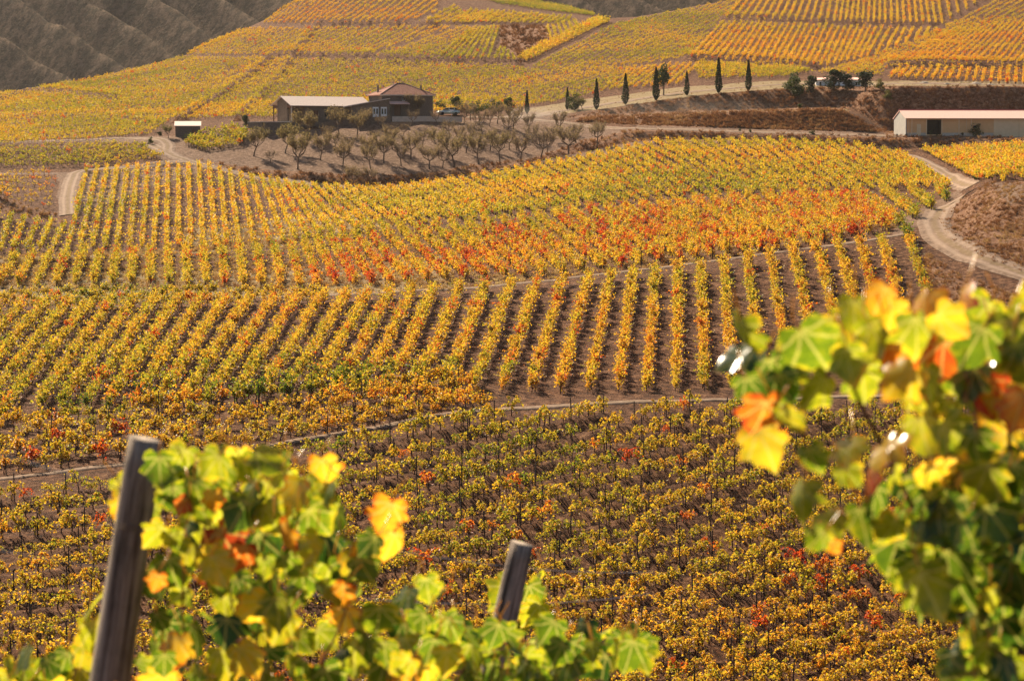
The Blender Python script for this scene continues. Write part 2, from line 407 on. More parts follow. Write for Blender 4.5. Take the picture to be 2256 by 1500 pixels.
m, t, b, o = mat('car_paint'); b.inputs['Base Color'].default_value = (.33, .40, .38, 1); b.inputs['Roughness'].default_value = .3; b.inputs['Metallic'].default_value = .3; b.inputs['Coat Weight'].default_value = .6; M['car'] = m
m, t, b, o = mat('car_glass'); b.inputs['Base Color'].default_value = (.012, .016, .018, 1); b.inputs['Roughness'].default_value = .05; b.inputs['Specular IOR Level'].default_value = .7; M['glass'] = m
m, t, b, o = mat('rubber'); b.inputs['Base Color'].default_value = (.015, .015, .015, 1); b.inputs['Roughness'].default_value = .8; M['rubber'] = m
m, t, b, o = mat('steel'); b.inputs['Base Color'].default_value = (.5, .5, .5, 1); b.inputs['Roughness'].default_value = .35; b.inputs['Metallic'].default_value = 1; M['steel'] = m
m, t, b, o = mat('ridge_red'); b.inputs['Base Color'].default_value = (.32, .045, .03, 1); b.inputs['Roughness'].default_value = .6; M['ridge_red'] = m
# ------------------------------------------------------------------ mesh helpers
class MB:
    def __init__(s): s.v = []; s.f = []; s.mi = []; s.lr = []; s.tint = []; s.uv = []
    def add(s, vs, fs, mi=0, lr=None, tint=0.):
        o = len(s.v); s.v.extend([tuple(p) for p in vs])
        for f in fs:
            s.f.append(tuple(i + o for i in f)); s.mi.append(mi)
            s.lr.append(random.random() if lr is None else lr); s.tint.append(tint)
    def box(s, x0, x1, y0, y1, z0, z1, mi=0):
        v = [(x0,y0,z0),(x1,y0,z0),(x1,y1,z0),(x0,y1,z0),(x0,y0,z1),(x1,y0,z1),(x1,y1,z1),(x0,y1,z1)]
        s.add(v, [(3,2,1,0),(4,5,6,7),(0,1,5,4),(1,2,6,5),(2,3,7,6),(3,0,4,7)], mi)
    def slab(s, top, th, mi=0):
        """thick sheet under a planar polygon"""
        n = (Vector(top[1]) - Vector(top[0])).cross(Vector(top[2]) - Vector(top[0])).normalized()
        if n.z < 0: top = top[::-1]; n = -n
        k = len(top)
        v = [Vector(p) for p in top] + [Vector(p) - n * th for p in top]
        s.add(v, [tuple(range(k)), tuple(range(2*k-1, k-1, -1))] + [(i, i + k, (i+1) % k + k, (i+1) % k) for i in range(k)], mi)
    def prism(s, prof, x0, x1, mi=0):
        """profile in y,z pushed along x"""
        k = len(prof)
        v = [(x0, p[0], p[1]) for p in prof] + [(x1, p[0], p[1]) for p in prof]
        s.add(v, [tuple(range(k)), tuple(range(2*k-1, k-1, -1))] + [(i, i + k, (i+1) % k + k, (i+1) % k) for i in range(k)], mi)
    def tube(s, pts, rad, seg=6, mi=0):
        pts = [Vector(p) for p in pts]; n = len(pts); vs = []; fs = []
        for i, p in enumerate(pts):
            d = (pts[min(i+1, n-1)] - pts[max(i-1, 0)])
            d = d.normalized() if d.length > 1e-6 else Vector((0, 0, 1))
            a = d.orthogonal().normalized() if abs(d.z) > .95 or True else None
            a = Vector((1, 0, 0)) if abs(d.x) < .8 else Vector((0, 1, 0))
            a = (a - d * a.dot(d)).normalized(); bb = d.cross(a)
            r = rad[i] if hasattr(rad, '__len__') else rad
            for k in range(seg):
                t = 2 * math.pi * k / seg
                vs.append(p + a * (r * math.cos(t)) + bb * (r * math.sin(t)))
        for i in range(n - 1):
            for k in range(seg):
                fs.append((i*seg+k, i*seg+(k+1) % seg, (i+1)*seg+(k+1) % seg, (i+1)*seg+k))
        fs.append(tuple(range(seg-1, -1, -1))); fs.append(tuple(range((n-1)*seg, n*seg)))
        s.add(vs, fs, mi)
    def quadleaf(s, p, size, mi=0, up=.3, tint=0., elong=1.25):
        """one bent leaf-sized diamond at p"""
        n = Vector((random.gauss(0, 1), random.gauss(0, 1), random.gauss(up, 1))).normalized()
        a = n.orthogonal().normalized(); a = Matrix.Rotation(random.random() * 6.28, 3, n) @ a
        b = n.cross(a)
        h = size * .5
        p = Vector(p)
        v = [p - a * h * elong, p + b * h + n * h * .35, p + a * h * elong, p - b * h + n * h * .35]
        s.add(v, [(0, 1, 2), (0, 2, 3)], mi, random.random(), tint)
    def mesh(s, name, mats, smooth=False):
        me = bpy.data.meshes.new(name)
        me.from_pydata(s.v, [], s.f)
        for m_ in mats: me.materials.append(m_)
        me.polygons.foreach_set('material_index', s.mi)
        if smooth: me.polygons.foreach_set('use_smooth', [True] * len(s.f))
        for nm, vals in (('lr', s.lr), ('tint', s.tint)):
            if nm == 'tint' and not any(vals): continue
            a = me.attributes.new(nm, 'FLOAT', 'FACE'); a.data.foreach_set('value', np.array(vals, np.float32))
        if s.uv:
            s.uv += [(0, 0, 0)] * (len(s.v) - len(s.uv))
            a = me.attributes.new('luv', 'FLOAT_VECTOR', 'POINT'); a.data.foreach_set('vector', np.array(s.uv, np.float32).ravel())
        me.update()
        return me
    def obj(s, name, mats, parent=None, smooth=False):
        if not isinstance(mats, (list, tuple)): mats = [mats]
        o = bpy.data.objects.new(name, s.mesh(name, mats, smooth))
        COL.objects.link(o)
        if parent: o.parent = parent
        return o
def tag(o, label, cat, group=None, kind=None):
    o['label'] = label
    o['category'] = cat
    if group: o['group'] = group
    if kind: o['kind'] = kind
    return o
def empty(name, loc, rz=0, sc=1.0):
    o = bpy.data.objects.new(name, None)
    o.empty_display_size = .3
    COL.objects.link(o)
    o.location = loc; o.rotation_euler = (0, 0, rz); o.scale = (sc, sc, sc) if not hasattr(sc, '__len__') else sc
    return o
def link(name, me, parent=None):
    o = bpy.data.objects.new(name, me); COL.objects.link(o)
    if parent: o.parent = parent
    return o
def fastmesh(name, verts, faces, mats, attrs={}, smooth=True):
    me = bpy.data.meshes.new(name)
    me.vertices.add(len(verts)); me.vertices.foreach_set('co', np.asarray(verts, np.float32).ravel())
    nf = len(faces)
    if nf:
        faces = np.asarray(faces, np.int32)
        me.loops.add(faces.size); me.loops.foreach_set('vertex_index', faces.ravel())
        me.polygons.add(nf); me.polygons.foreach_set('loop_start', np.arange(nf, dtype=np.int32) * faces.shape[1])
        me.polygons.foreach_set('use_smooth', np.full(nf, smooth))
    for k, a in attrs.items():
        a = np.asarray(a)
        if a.ndim == 2:
            at_ = me.attributes.new(k, 'FLOAT_VECTOR', 'POINT'); at_.data.foreach_set('vector', a.astype(np.float32).ravel())
        elif a.dtype.kind == 'i':
            at_ = me.attributes.new(k, 'INT', 'POINT'); at_.data.foreach_set('value', a.astype(np.int32))
        else:
            at_ = me.attributes.new(k, 'FLOAT', 'POINT'); at_.data.foreach_set('value', a.astype(np.float32))
    for m_ in mats: me.materials.append(m_)
    me.update(calc_edges=True); me.validate()
    return me
def gridfaces(nr, nc):
    i = np.arange((nr - 1) * nc).reshape(nr - 1, nc)[:, :-1].ravel()
    return np.stack([i, i + 1, i + nc + 1, i + nc], 1)
# ------------------------------------------------------------------ the ground sheet
ppx, ppy = project(gx, gy, gz)
ppx = np.where(gy < 106, -9999, ppx)
Z_BARE = [[(360,362),(330,318),(400,296),(560,287),(700,285),(850,268),(1180,262),(1400,284),(1400,300),(1480,306),(1380,330),(1150,382),(950,412),(780,424),(560,396),(440,364)],
          [(-500,384),(150,380),(450,366),(365,356),(340,318),(200,312),(-500,330),(-500,322),(200,308),(330,300),(420,300),(430,345),(460,372),(160,474),(128,474),(128,384),(-500,392)],
          [(1130,268),(1260,246),(1420,226),(1400,214),(1250,232),(1120,240)],
          [(1940,292),(2700,292),(2700,308),(1940,304)], [(1400,275),(1950,290),(1950,303),(1400,288)],
          [(2180,404),(2500,400),(2500,455),(2225,450)], [(2000,520),(2060,460),(2130,430),(2110,418),(1990,480),(1960,520)]]
Z_GRASS = [[(2030,545),(2100,600),(2256,655),(2700,780),(2700,870),(2110,866),(2080,760),(2050,690),(2035,620)],
           [(2070,478),(2120,440),(2180,402),(2256,400),(2700,380),(2700,710),(2256,606),(2150,562),(2095,528),(2072,500)],
           [(440,352),(560,372),(780,386),(920,384),(1060,362),(1170,352),(1300,306),(1400,286),(1766,296),(2256,303),(2700,303),(2700,320),(2256,320),(1766,324),(1500,311),(1400,312),(1150,364),(915,407),(780,411),(560,391)],
           [(1262,268),(1300,258),(1500,250),(1850,240),(1950,292),(1766,288),(1400,276)],
           [(1240,262),(1400,232),(1600,207),(1760,194),(2256,190),(2700,190),(2700,296),(1950,296),(1890,240),(1500,248),(1300,258)],
           [(-500,400),(0,432),(130,474),(150,496),(0,468),(-500,440)], [(1100,58),(1215,58),(1205,100),(1145,142),(1100,100)]]
Z_VERGE = [[(1130,246),(1250,224),(1500,192),(1700,178),(1990,178),(2700,180),(2700,190),(1990,190),(1760,193),(1600,205),(1400,231),(1240,252)],
           [(1300,258),(1400,251),(1860,237),(1880,246),(1840,244),(1400,259)],
           [(-500,612),(0,598),(420,596),(700,590),(1000,560),(1000,640),(500,662),(0,668),(-500,684)], [(400,500),(800,470),(900,495),(560,548),(400,556)],
           [(-500,580),(300,556),(700,524),(700,540),(300,570),(-500,594)]]
def zone(polys):
    m = np.zeros(gx.shape)
    for p in polys: m = np.maximum(m, inpoly(ppx, ppy, p).astype(float))
    k = m.copy()
    k[1:-1, 1:-1] = (m[1:-1,1:-1]*2 + m[:-2,1:-1] + m[2:,1:-1] + m[1:-1,:-2] + m[1:-1,2:]) / 6
    return k.ravel()
zv = zone(Z_VERGE) * .62
zg = zone(Z_GRASS)
top_ = zone([[(2180,404),(2500,400),(2500,455),(2225,450)]])
zg = zg * (1 - top_)
me = fastmesh('ground', np.stack([gx, gy, gz], -1).reshape(-1, 3), gridfaces(*gx.shape), [M['land']], {'bare': zone(Z_BARE), 'grass': zg, 'verge': zv})
o = link('ground', me); tag(o, 'brown stony soil of the vineyard valley and its grassy banks', 'ground', kind='structure')
# ------------------------------------------------------------------ mountain
mx = np.concatenate([np.linspace(-900, -320, 60, endpoint=False), np.linspace(-320, 160, 220, endpoint=False), np.linspace(160, 900, 60)]); my = np.concatenate([np.arange(1110, 1420, 1.8), np.linspace(1422, 2500, 90)])
MX, MY = np.meshgrid(mx, my)
wob = (fbm(MX / 120, MY / 120, 21, 3) - .5) * 34
ph = (MX + .80 * (MY - 1150) + wob) / 41.0
fr = ph - np.floor(ph)
rid = np.where(fr < .40, fr / .40, (1 - fr) / .60)
rid = .75 * rid + .25 * (rid * rid * (3 - 2 * rid))
am = 15 + 12 * fbm(MX / 90, MY / 90, 33, 2)
MZ = -6 + .44 * (MY - 1150) + (rid - .5) * am + (fbm(MX / 26, MY / 26, 5, 4) - .5) * 5
MZ = np.where(MY < 1150, -12 + (MY - 1110) * .2, MZ)
me = fastmesh('mountain', np.stack([MX, MY, MZ], -1).reshape(-1, 3), gridfaces(*MX.shape), [M['mountain']])
o = link('mountain', me); tag(o, 'dark scrubby mountain with gullies behind the vineyard hill', 'mountain', kind='structure')
# ------------------------------------------------------------------ dirt tracks
def track(name, label, px, width, off=.10):
    P = ground([p[0] for p in px], [p[1] for p in px])
    P = P[~np.isnan(P[:, 0])]
    d = np.concatenate([[0], np.cumsum(np.hypot(np.diff(P[:, 0]), np.diff(P[:, 1])))])
    n = max(8, int(d[-1] / 1.0))
    s = np.linspace(0, d[-1], n)
    cx = np.interp(s, d, P[:, 0]); cy = np.interp(s, d, P[:, 1])
    k = np.ones(7) / 7
    cx = np.convolve(np.pad(cx, 3, 'edge'), k, 'valid'); cy = np.convolve(np.pad(cy, 3, 'edge'), k, 'valid')
    tx = np.gradient(cx); ty = np.gradient(cy); L = np.hypot(tx, ty); tx /= L; ty /= L
    ac = np.linspace(-1, 1, 9)
    wv = width * .5 * (1 + .25 * (vnoise(s / 6, s * 0, 4) - .5))
    X = cx[:, None] - ty[:, None] * ac * wv[:, None]; Y = cy[:, None] + tx[:, None] * ac * wv[:, None]
    Z = T(X, Y) + off - .08 * (np.abs(ac) > .9)
    me = fastmesh(name, np.stack([X, Y, Z], -1).reshape(-1, 3), gridfaces(n, 9), [M['road']], {'across': np.broadcast_to(ac, X.shape).ravel().copy()})
    # keep the upward side out
    o = link(name, me); tag(o, label, 'dirt track', kind='structure')
    return o
track('dirt_track', 'pale track along the top of the nearest vine plot', [(-250,1088),(0,1055),(240,1028),(540,995),(720,960),(850,940),(1000,910),(1200,897),(1400,887),(1650,882),(1900,875),(2256,866),(2400,862)], .9)
track('dirt_track', 'narrow track across the middle of the vineyard', [(-250,680),(0,665),(500,658),(700,653),(1000,638),(1250,615),(1500,584),(1650,566),(1800,546),(1950,524),(2025,512)], 1.1)
track('dirt_track', 'curving dirt track with wheel ruts around the dry mound', [(2128,432),(2098,446),(2070,466),(2056,490),(2064,515),(2086,536),(2153,571),(2256,606),(2420,660)], 3.4, .14)
track('dirt_track', 'track below the bank of the almond orchard', [(330,318),(365,335),(400,352),(480,372),(560,391),(700,408),(773,414),(850,414),(915,409),(1000,396)], 3.4)
track('dirt_track', 'pale track curving past the stone hut', [(-200,318),(0,314),(150,310),(280,304),(350,306),(372,318),(366,333),(385,348),(430,358)], 3.0)
track('dirt_track', 'track climbing between two left vine plots', [(150,476),(148,440),(155,405),(165,380),(200,374),(330,366),(420,356)], 2.6)
track('dirt_track', 'track between the two right vine plots', [(1975,336),(2010,345),(2050,365),(2100,392),(2140,412)], 2.6)
track('dirt_track', 'terrace track leading to the long warehouse', [(1150,262),(1220,268),(1300,280),(1400,284),(1510,286),(1766,295),(1971,300.5),(2256,301),(2380,301)], 3.0)
track('dirt_track', 'pale drive climbing past the cypresses', [(1020,258),(1100,260),(1160,256),(1220,246),(1300,236),(1400,220),(1500,205),(1600,196),(1700,188),(1850,186),(1990,185),(2256,188),(2380,188)], 4.0)
# ------------------------------------------------------------------ vines
P_ = dict(x=[], y=[], z=[], rot=[], sc=[], tint=[], pick=[], plot=[])
STAKES = []
GREEN = [[(60,910),(400,880),(700,850),(1100,800),(1190,845),(900,882),(600,902),(100,945)], [(1930,520),(2100,425),(2112,452),(2010,525),(1990,560)], [(2000,560),(2050,560),(2085,700),(2030,700)]]  # first patch puts shade at the slope foot into leaf tint; others are greener vines
def resample(poly, m=8):
    p = np.array(poly, float)
    d = np.concatenate([[0], np.cumsum(np.hypot(*np.diff(p, axis=0).T))])
    s = np.linspace(0, d[-1], m)
    return np.stack([np.interp(s, d, p[:, 0]), np.interp(s, d, p[:, 1])], 1)
def add_row(P, sp, base, redp, lod, plot, h=1.0, clip=None, miss=.04, stake_every=0, w=1.0, redarea=None):
    ok = ~np.isnan(P[:, 0]); P = P[ok]
    if len(P) < 2: return None
    d = np.concatenate([[0], np.cumsum(np.hypot(np.diff(P[:, 0]), np.diff(P[:, 1])))])
    if d[-1] < 1 or d[-1] > 600: return None
    n = int(d[-1] / sp) + 1
    s = (np.arange(n) + .5) * d[-1] / n + rng.normal(0, .12 * sp, n)
    x = np.interp(s, d, P[:, 0]); y = np.interp(s, d, P[:, 1])
    rot = np.arctan2(np.gradient(y), np.gradient(x)) if n > 2 else np.full(n, math.atan2(P[-1, 1] - P[0, 1], P[-1, 0] - P[0, 0]))
    x = x + rng.normal(0, .08, n); y = y + rng.normal(0, .08, n)
    z = T(x, y)
    keep = rng.random(n) > miss
    px, py = project(x, y, z)
    if clip is not None: keep &= clip(px, py)
    big = fbm(x / 22, y / 22, 31, 3)
    tint = base + (big - .5) * .32 + rng.normal(0, .045 if lod != 1 else .03, n)
    rp = np.full(n, redp)
    if redarea is not None: rp = np.maximum(rp, np.where(inpoly(px, py, redarea[0]), redarea[1], 0))
    red = rng.random(n) < rp * (.3 + 1.2 * (fbm(x / 6, y / 6, 77, 2) > .5))
    tint = np.where(red, rng.uniform(.64, .95 if plot == 'D' else .82, n), tint)
    for gp in GREEN: tint = tint - .17 * inpoly(px, py, gp) * rng.uniform(.3, 1.3, n)
    sc = h * rng.uniform(.66, 1.26, n) * (.85 + .3 * fbm(x / 5, y / 5, 55, 2))
    K = keep
    npk, pk0 = {0: (7, 0), 1: (6, 13), 2: (6, 7)}[lod]
    P_['x'].append(x[K]); P_['y'].append(y[K]); P_['z'].append(z[K]); P_['rot'].append((rot + math.pi * (rng.random(n) < .5))[K]); P_['sc'].append(sc[K])
    P_['tint'].append(np.clip(tint, .02, .97)[K]); P_['pick'].append((rng.integers(0, npk, n) + pk0)[K]); P_['plot'].append(np.full(K.sum(), plot))
    if stake_every:
        off = int(rng.integers(0, stake_every))
        for i in range(off, n, stake_every):
            if keep[i]: STAKES.append((plot, x[i] + .15, y[i] - .1, z[i]))
    return x, y, z
def guides(gs, counts, sp, base, redp, lod, plot, h=1.0, last=True, jit=0., **kw):
    rows = []
    R = [resample(g) for g in gs]
    for a, b, c in zip(R[:-1], R[1:], counts):
        for k in range(c):
            t = k / c
            rows.append(a * (1 - t) + b * t)
    if last: rows.append(R[-1])
    pts = np.concatenate(rows)
    G = ground(pts[:, 0], pts[:, 1])
    out = []
    for i in range(len(rows)):
        out.append((rows[i], G[i*8:(i+1)*8], add_row(G[i*8:(i+1)*8], sp, base, redp, lod, plot, h, **kw)))
    return out
def field(poly, p, q, spacing, sp, base, redp, lod, plot, h=1.0, **kw):
    """straight parallel rows across a plot, direction given by two points on the land"""
    a, b = ground([p[0], q[0]], [p[1], q[1]])
    dv = (b - a)[:2]; dv /= np.linalg.norm(dv); nv = np.array([-dv[1], dv[0]])
    pp = resample(poly + [poly[0]], 60)
    G = ground(pp[:, 0], pp[:, 1]); G = G[~np.isnan(G[:, 0])][:, :2]
    s = G @ dv; t = G @ nv
    for tt in np.arange(t.min(), t.max(), spacing):
        ends = np.array([nv * tt + dv * s.min(), nv * tt + dv * s.max()])
        P = np.concatenate([ends, [[0], [0]]], 1)
        add_row(P, sp, base, redp, lod, plot, h, clip=lambda x, y: inpoly(x, y, poly), **kw)
# --- A: the sparse plot at the foot of the picture
PATH_LO = [(-250,1104),(0,1070),(240,1042),(540,1009),(720,976),(850,955),(1000,925),(1200,911),(1400,901),(1650,897),(1900,890),(2256,881),(2400,877)]
pl = np.array(PATH_LO, float)
xs = np.linspace(-200, 2400, 40)
for c in np.arange(1105, 2320, 42):
    ys = c - .10 * xs - .00006 * xs ** 2
    m = (ys < 1560) & (ys > np.interp(xs, pl[:, 0], pl[:, 1]) - 9)
    if m.sum() < 2: continue
    G = ground(xs[m], ys[m])
    add_row(G, .85, .42, .05, 2, 'A', 1.02, miss=.07, stake_every=4, redarea=([(1500,1250),(2000,1200),(2000,1520),(1300,1520)], .13))
# --- strip along the track
guides([[(-220,1076),(0,1043),(240,1018),(540,990),(720,958),(900,925),(1080,900)], [(-220,988),(0,955),(300,915),(600,888),(850,862),(1020,855)]], [4], .95, .51, .10, 0, 'S', 1.05, last=True, stake_every=4)
# --- B: rows climbing the slope
B = guides([[(-300,965),(-205,862),(-110,752),(-55,694)], [(-5,940),(93,816),(181,707),(207,678)], [(85,908),(131,843),(192,755),(232,699),(250,676)], [(236,912),(288,837),(373,699),(394,674)],
        [(628,886),(675,813),(749,688),(766,664)], [(846,862),(893,805),(928,717),(957,651)], [(1236,868),(1262,760),(1299,625)], [(1490,864),(1491,800),(1493,598)], [(1612,860),(1600,665),(1594,590)],
        [(1870,854),(1825,665),(1795,550)], [(2030,850),(1976,665),(1939,536)], [(2088,846),(2050,690),(2020,600),(1994,512)]], [5, 1, 3, 7, 4, 6, 4, 2, 4, 3, 1], .85, .44, .08, 0, 'B', 1.08, miss=.02)
BR = B
# yellow rows along the left of the middle track
guides([[(-200,694),(0,682),(300,678),(560,674),(720,668)], [(-200,672),(0,660),(300,656),(560,653),(700,648)]], [2], .9, .38, .05, 0, 'C', 1.08, last=True, stake_every=5)
# --- D and the red plot
RED = ([(640,560),(900,520),(1300,470),(1700,450),(1950,440),(1990,510),(1750,556),(1400,600),(1100,628),(700,640)], .32)
D = guides([[(-120,640),(-90,584)], [(-2,636),(37,572)], [(330,630),(332,562)], [(660,638),(642,548)], [(900,628),(806,518)], [(1200,612),(1064,494)], [(1500,578),(1332,464)], [(1750,550),(1604,440)], [(1985,506),(1882,430)], [(2086,446),(2062,420)]],
        [3, 8, 8, 6, 7, 7, 7, 7, 3], .85, .41, .10, 0, 'D', 1.1, redarea=RED, miss=.02)
# --- E: the long rows under the orchard and the terraces
E = guides([[(-260,590),(-220,464)], [(-90,572),(-62,470)], [(118,556),(143,500)]], [6, 7], .95, .40, .05, 1, 'E', 1.0, last=True)
E += guides([[(150,556),(192,375)], [(475,550),(460,368)], [(526,546),(507,386)], [(625,541),(576,398)], [(760,518),(665,412)], [(1000,492),(855,420)], [(1230,466),(1090,386)], [(1430,444),(1272,354)], [(1640,432),(1440,316)], [(1850,424),(1690,313)], [(2000,420),(1850,321)], [(2090,416),(1975,340)]],
        [12, 2, 3, 5, 8, 9, 8, 8, 9, 6, 4], .9, .41, .05, 1, 'E', .98, last=True, redarea=([(1250,330),(2000,330),(2050,420),(1200,480)], .10))
guides([[(2162,400),(2034,335)], [(2420,398),(2256,325)]], [10], .95, .45, .12, 1, 'R', 1.0, last=True)
guides([[(-260,372),(-100,388),(124,388)], [(-260,398),(-100,418),(118,462)]], [5], .95, .48, .1, 1, 'L', .95, last=True)
guides([[(-240,336),(0,333),(150,327),(260,322),(325,330)], [(-240,374),(0,371),(200,366),(358,352)]], [8], .95, .33, .02, 1, 'L2', 1.0, last=True)
guides([[(408,322),(440,302),(515,286)], [(448,334),(530,322),(548,300)]], [7], .8, .33, .03, 1, 'L3', 1.15, last=True)
# --- the far hillside
g = .385
F1 = [(-260,330),(0,322),(200,311),(330,299),(378,266),(440,266),(520,262),(600,262),(640,247),(800,240),(950,238),(958,252),(1130,244),(1240,226),(1330,208),(1330,196),(1400,152),(1330,150),(1240,168),(1142,150),(960,142),(780,134),(400,129),(300,154),(200,177),(0,210),(-260,240)]
field(F1, (430,200), (640,140), 2.4, 1.1, g, .05, 1, 'F', .86)
field([(408,124),(450,100),(530,66),(900,62),(1012,60),(800,128)], (600,118), (690,78), 2.4, 1.1, g + .02, .06, 1, 'F', .86)
field([(590,36),(640,8),(660,-12),(700,-24),(900,-14),(968,-8),(962,30),(880,56),(560,54)], (770,48), (830,6), 2.4, 1.1, g + .10, .10, 1, 'F', .86)
field([(815,128),(1022,62),(1044,66),(964,136)], (850,120), (990,70), 2.4, 1.1, g, .03, 1, 'F', .86)
field([(1050,54),(1000,14),(940,48),(905,56)], (920,52), (985,22), 2.4, 1.1, g, .05, 1, 'F', 1.0)
guides([[(964,136),(1040,66)], [(1076,136),(1098,64)]], [7], 1.15, .36, .03, 1, 'F', 1.0, last=True)
guides([[(1090,137),(1104,108)], [(1134,139),(1128,122)]], [3], 1.15, .36, .03, 1, 'F', 1.0, last=True)
guides([[(1000,54),(1040,26)], [(1070,54),(1112,30)], [(1236,56),(1258,42)]], [6, 12], 1.2, .40, .03, 1, 'F', 1.0, last=True)
guides([[(1214,92),(1206,62)], [(1272,64),(1264,50)]], [5], 1.2, .42, .05, 1, 'F', 1.0, last=True)
guides([[(1142,132),(1210,96),(1320,46)], [(1158,140),(1230,104),(1342,50)]], [3], 1.0, .48, .05, 1, 'F', 1.25, last=True)
field([(1168,150),(1336,64),(1400,46),(1480,30),(1600,6),(1645,-6),(1615,30),(1585,50),(1515,130),(1400,148),(1330,150),(1240,166)], (1280,140), (1440,76), 2.4, 1.1, g - .02, .03, 1, 'F', .86)
guides([[(1325,204),(1402,152)], [(1490,190),(1538,144)]], [9], 1.1, .46, .06, 1, 'F', .86, last=True)
guides([[(1524,132),(1594,52)], [(1690,144),(1738,57)], [(1822,150),(1863,62)], [(1910,130),(1945,64)], [(2058,80),(2064,68)]], [11, 9, 6, 7], 1.0, .47, .08, 1, 'F', 1.0)
guides([[(1600,46),(1660,-30)], [(1838,53),(1852,-30)], [(1950,56),(1950,-30)], [(2076,56),(2060,-30)], [(2165,4),(2156,-30)]], [14, 9, 9, 5], 1.0, .47, .08, 1, 'F', 1.0)
field([(1795,164),(1835,154),(1930,124),(2060,76),(2180,8),(2420,-60),(2460,20),(2256,45),(2130,68),(2020,110),(1956,150),(1940,172)], (1880,150), (2080,84), 2.4, 1.1, g + .07, .10, 1, 'F', .86)
guides([[(1962,150),(2090,72)], [(2112,148),(2210,55)], [(2256,150),(2340,30)], [(2420,150),(2480,30)]], [9, 9, 9], 1.1, .50, .12, 1, 'F', .86)
guides([[(1962,176),(1984,155)], [(2256,188),(2256,158)], [(2420,190),(2415,158)]], [16, 9], 1.1, .55, .15, 1, 'F', 1.0)
field([(1540,178),(1530,150),(1545,142),(1760,152),(1790,164),(1720,174)], (1560,172), (1640,150), 2.4, 1.1, .38, .03, 1, 'F', 1.0)
field([(1055,-4),(1157,2),(1300,28),(1310,38),(1200,26),(1100,12)], (1100,4), (1240,22), 2.4, 1.3, .27, 0, 1, 'F', 1.0)
for k in P_: P_[k] = np.concatenate(P_[k])
print('vines', len(P_['x']), 'stakes', len(STAKES))
# ------------------------------------------------------------------ vine prototypes
def vine_proto(seed, kind):
    """kind 0: trellised vine, 1: vine of the distance, 2: free bush vine with arching canes"""
    random.seed(100 + seed)
    wood, leaf = MB(), MB()
    th = random.uniform(.45, .6) if kind != 2 else random.uniform(.25, .4)
    wood.tube([(0, 0, -.15), (.04, .03, .2), (-.03, 0, .4), (.02, 0, th)], [.045, .04, .035, .04], 4 if kind == 1 else 5)
    full = random.uniform(.75, 1.15)
    if kind != 2:
        for ax, az in ((-.5, th + .08), (.5, th + .1)): wood.tube([(0, 0, th), (ax * .5, .02, az), (ax, 0, az + .02)], [.03, .022, .014], 4)
    nc = int((10 if kind == 1 else 17 if kind == 0 else 13) * full)
    for k in range(nc):
        wild = random.random() < .28
        if kind == 2:
            a = random.random() * 6.28; R_ = random.uniform(.3, 1.05) * (1.2 if wild else 1)
            p0 = Vector((0, 0, th)); top = random.uniform(.6, 1.4)
            p1 = Vector((math.cos(a) * R_ * .45, math.sin(a) * R_ * .4, top * 1.15)); p2 = Vector((math.cos(a) * R_, math.sin(a) * R_ * .8, max(.12, top - random.uniform(.3, 1.0))))
        else:
            x0 = random.uniform(-.5, .5); top = random.uniform(.85, 1.45) * (1.18 if wild else 1)
            out = random.choice((-1, 1)) * random.uniform(.02, .32) * (2.2 if wild else 1); al = random.uniform(-.3, .3)
            p0 = Vector((x0, random.uniform(-.05, .05), th + .06)); p1 = Vector((x0 + al * .5, out * .35, top)); p2 = Vector((x0 + al, out * 1.2, max(.15, top - random.uniform(.05, .85) * (.4 if wild else 1))))
        if kind != 1 and k % 2 == 0:
            wood.tube([p0, p0 * .25 + p1 * .5 + p2 * .25, p2], [.009, .007, .004], 3)
        nl = (8 if kind == 1 else 17 if kind == 0 else 20) // (2 if wild else 1)
        for i in range(nl):
            t = random.uniform(.15, 1)
            p = p0 * (1 - t) ** 2 + p1 * 2 * t * (1 - t) + p2 * t * t
            p = p + Vector((random.gauss(0, 1), random.gauss(0, .9), random.gauss(0, .9))) * (.042 if kind == 2 else .06)
            p.z = max(p.z, .1)
            leaf.quadleaf(p, random.uniform(.13, .20) if kind == 1 else random.uniform(.085, .14), 0, .4)
    return wood.mesh('vine_wood', [M['vine_bark']]), leaf.mesh('vine_foliage', [M['vine_leaf']])
PROTO = [vine_proto(k, 0) for k in range(7)] + [vine_proto(k + 40, 2) for k in range(6)] + [vine_proto(k + 20, 1) for k in range(6)]
def joined(name, pair):
    mb = bpy.data.meshes.new(name)
    vs = []; fs = []; mi = []; lr = []
    for k, me in enumerate(pair):
        o_ = len(vs)
        vs += [tuple(v.co) for v in me.vertices]; fs += [tuple(i + o_ for i in p.vertices) for p in me.polygons]; mi += [k] * len(me.polygons)
        a = np.zeros(len(me.polygons), np.float32); me.attributes['lr'].data.foreach_get('value', a); lr += list(a)
    mb.from_pydata(vs, [], fs)
    for me in pair: mb.materials.append(me.materials[0])
    mb.polygons.foreach_set('material_index', mi)
    a = mb.attributes.new('lr', 'FLOAT', 'FACE'); a.data.foreach_set('value', lr)
    return mb
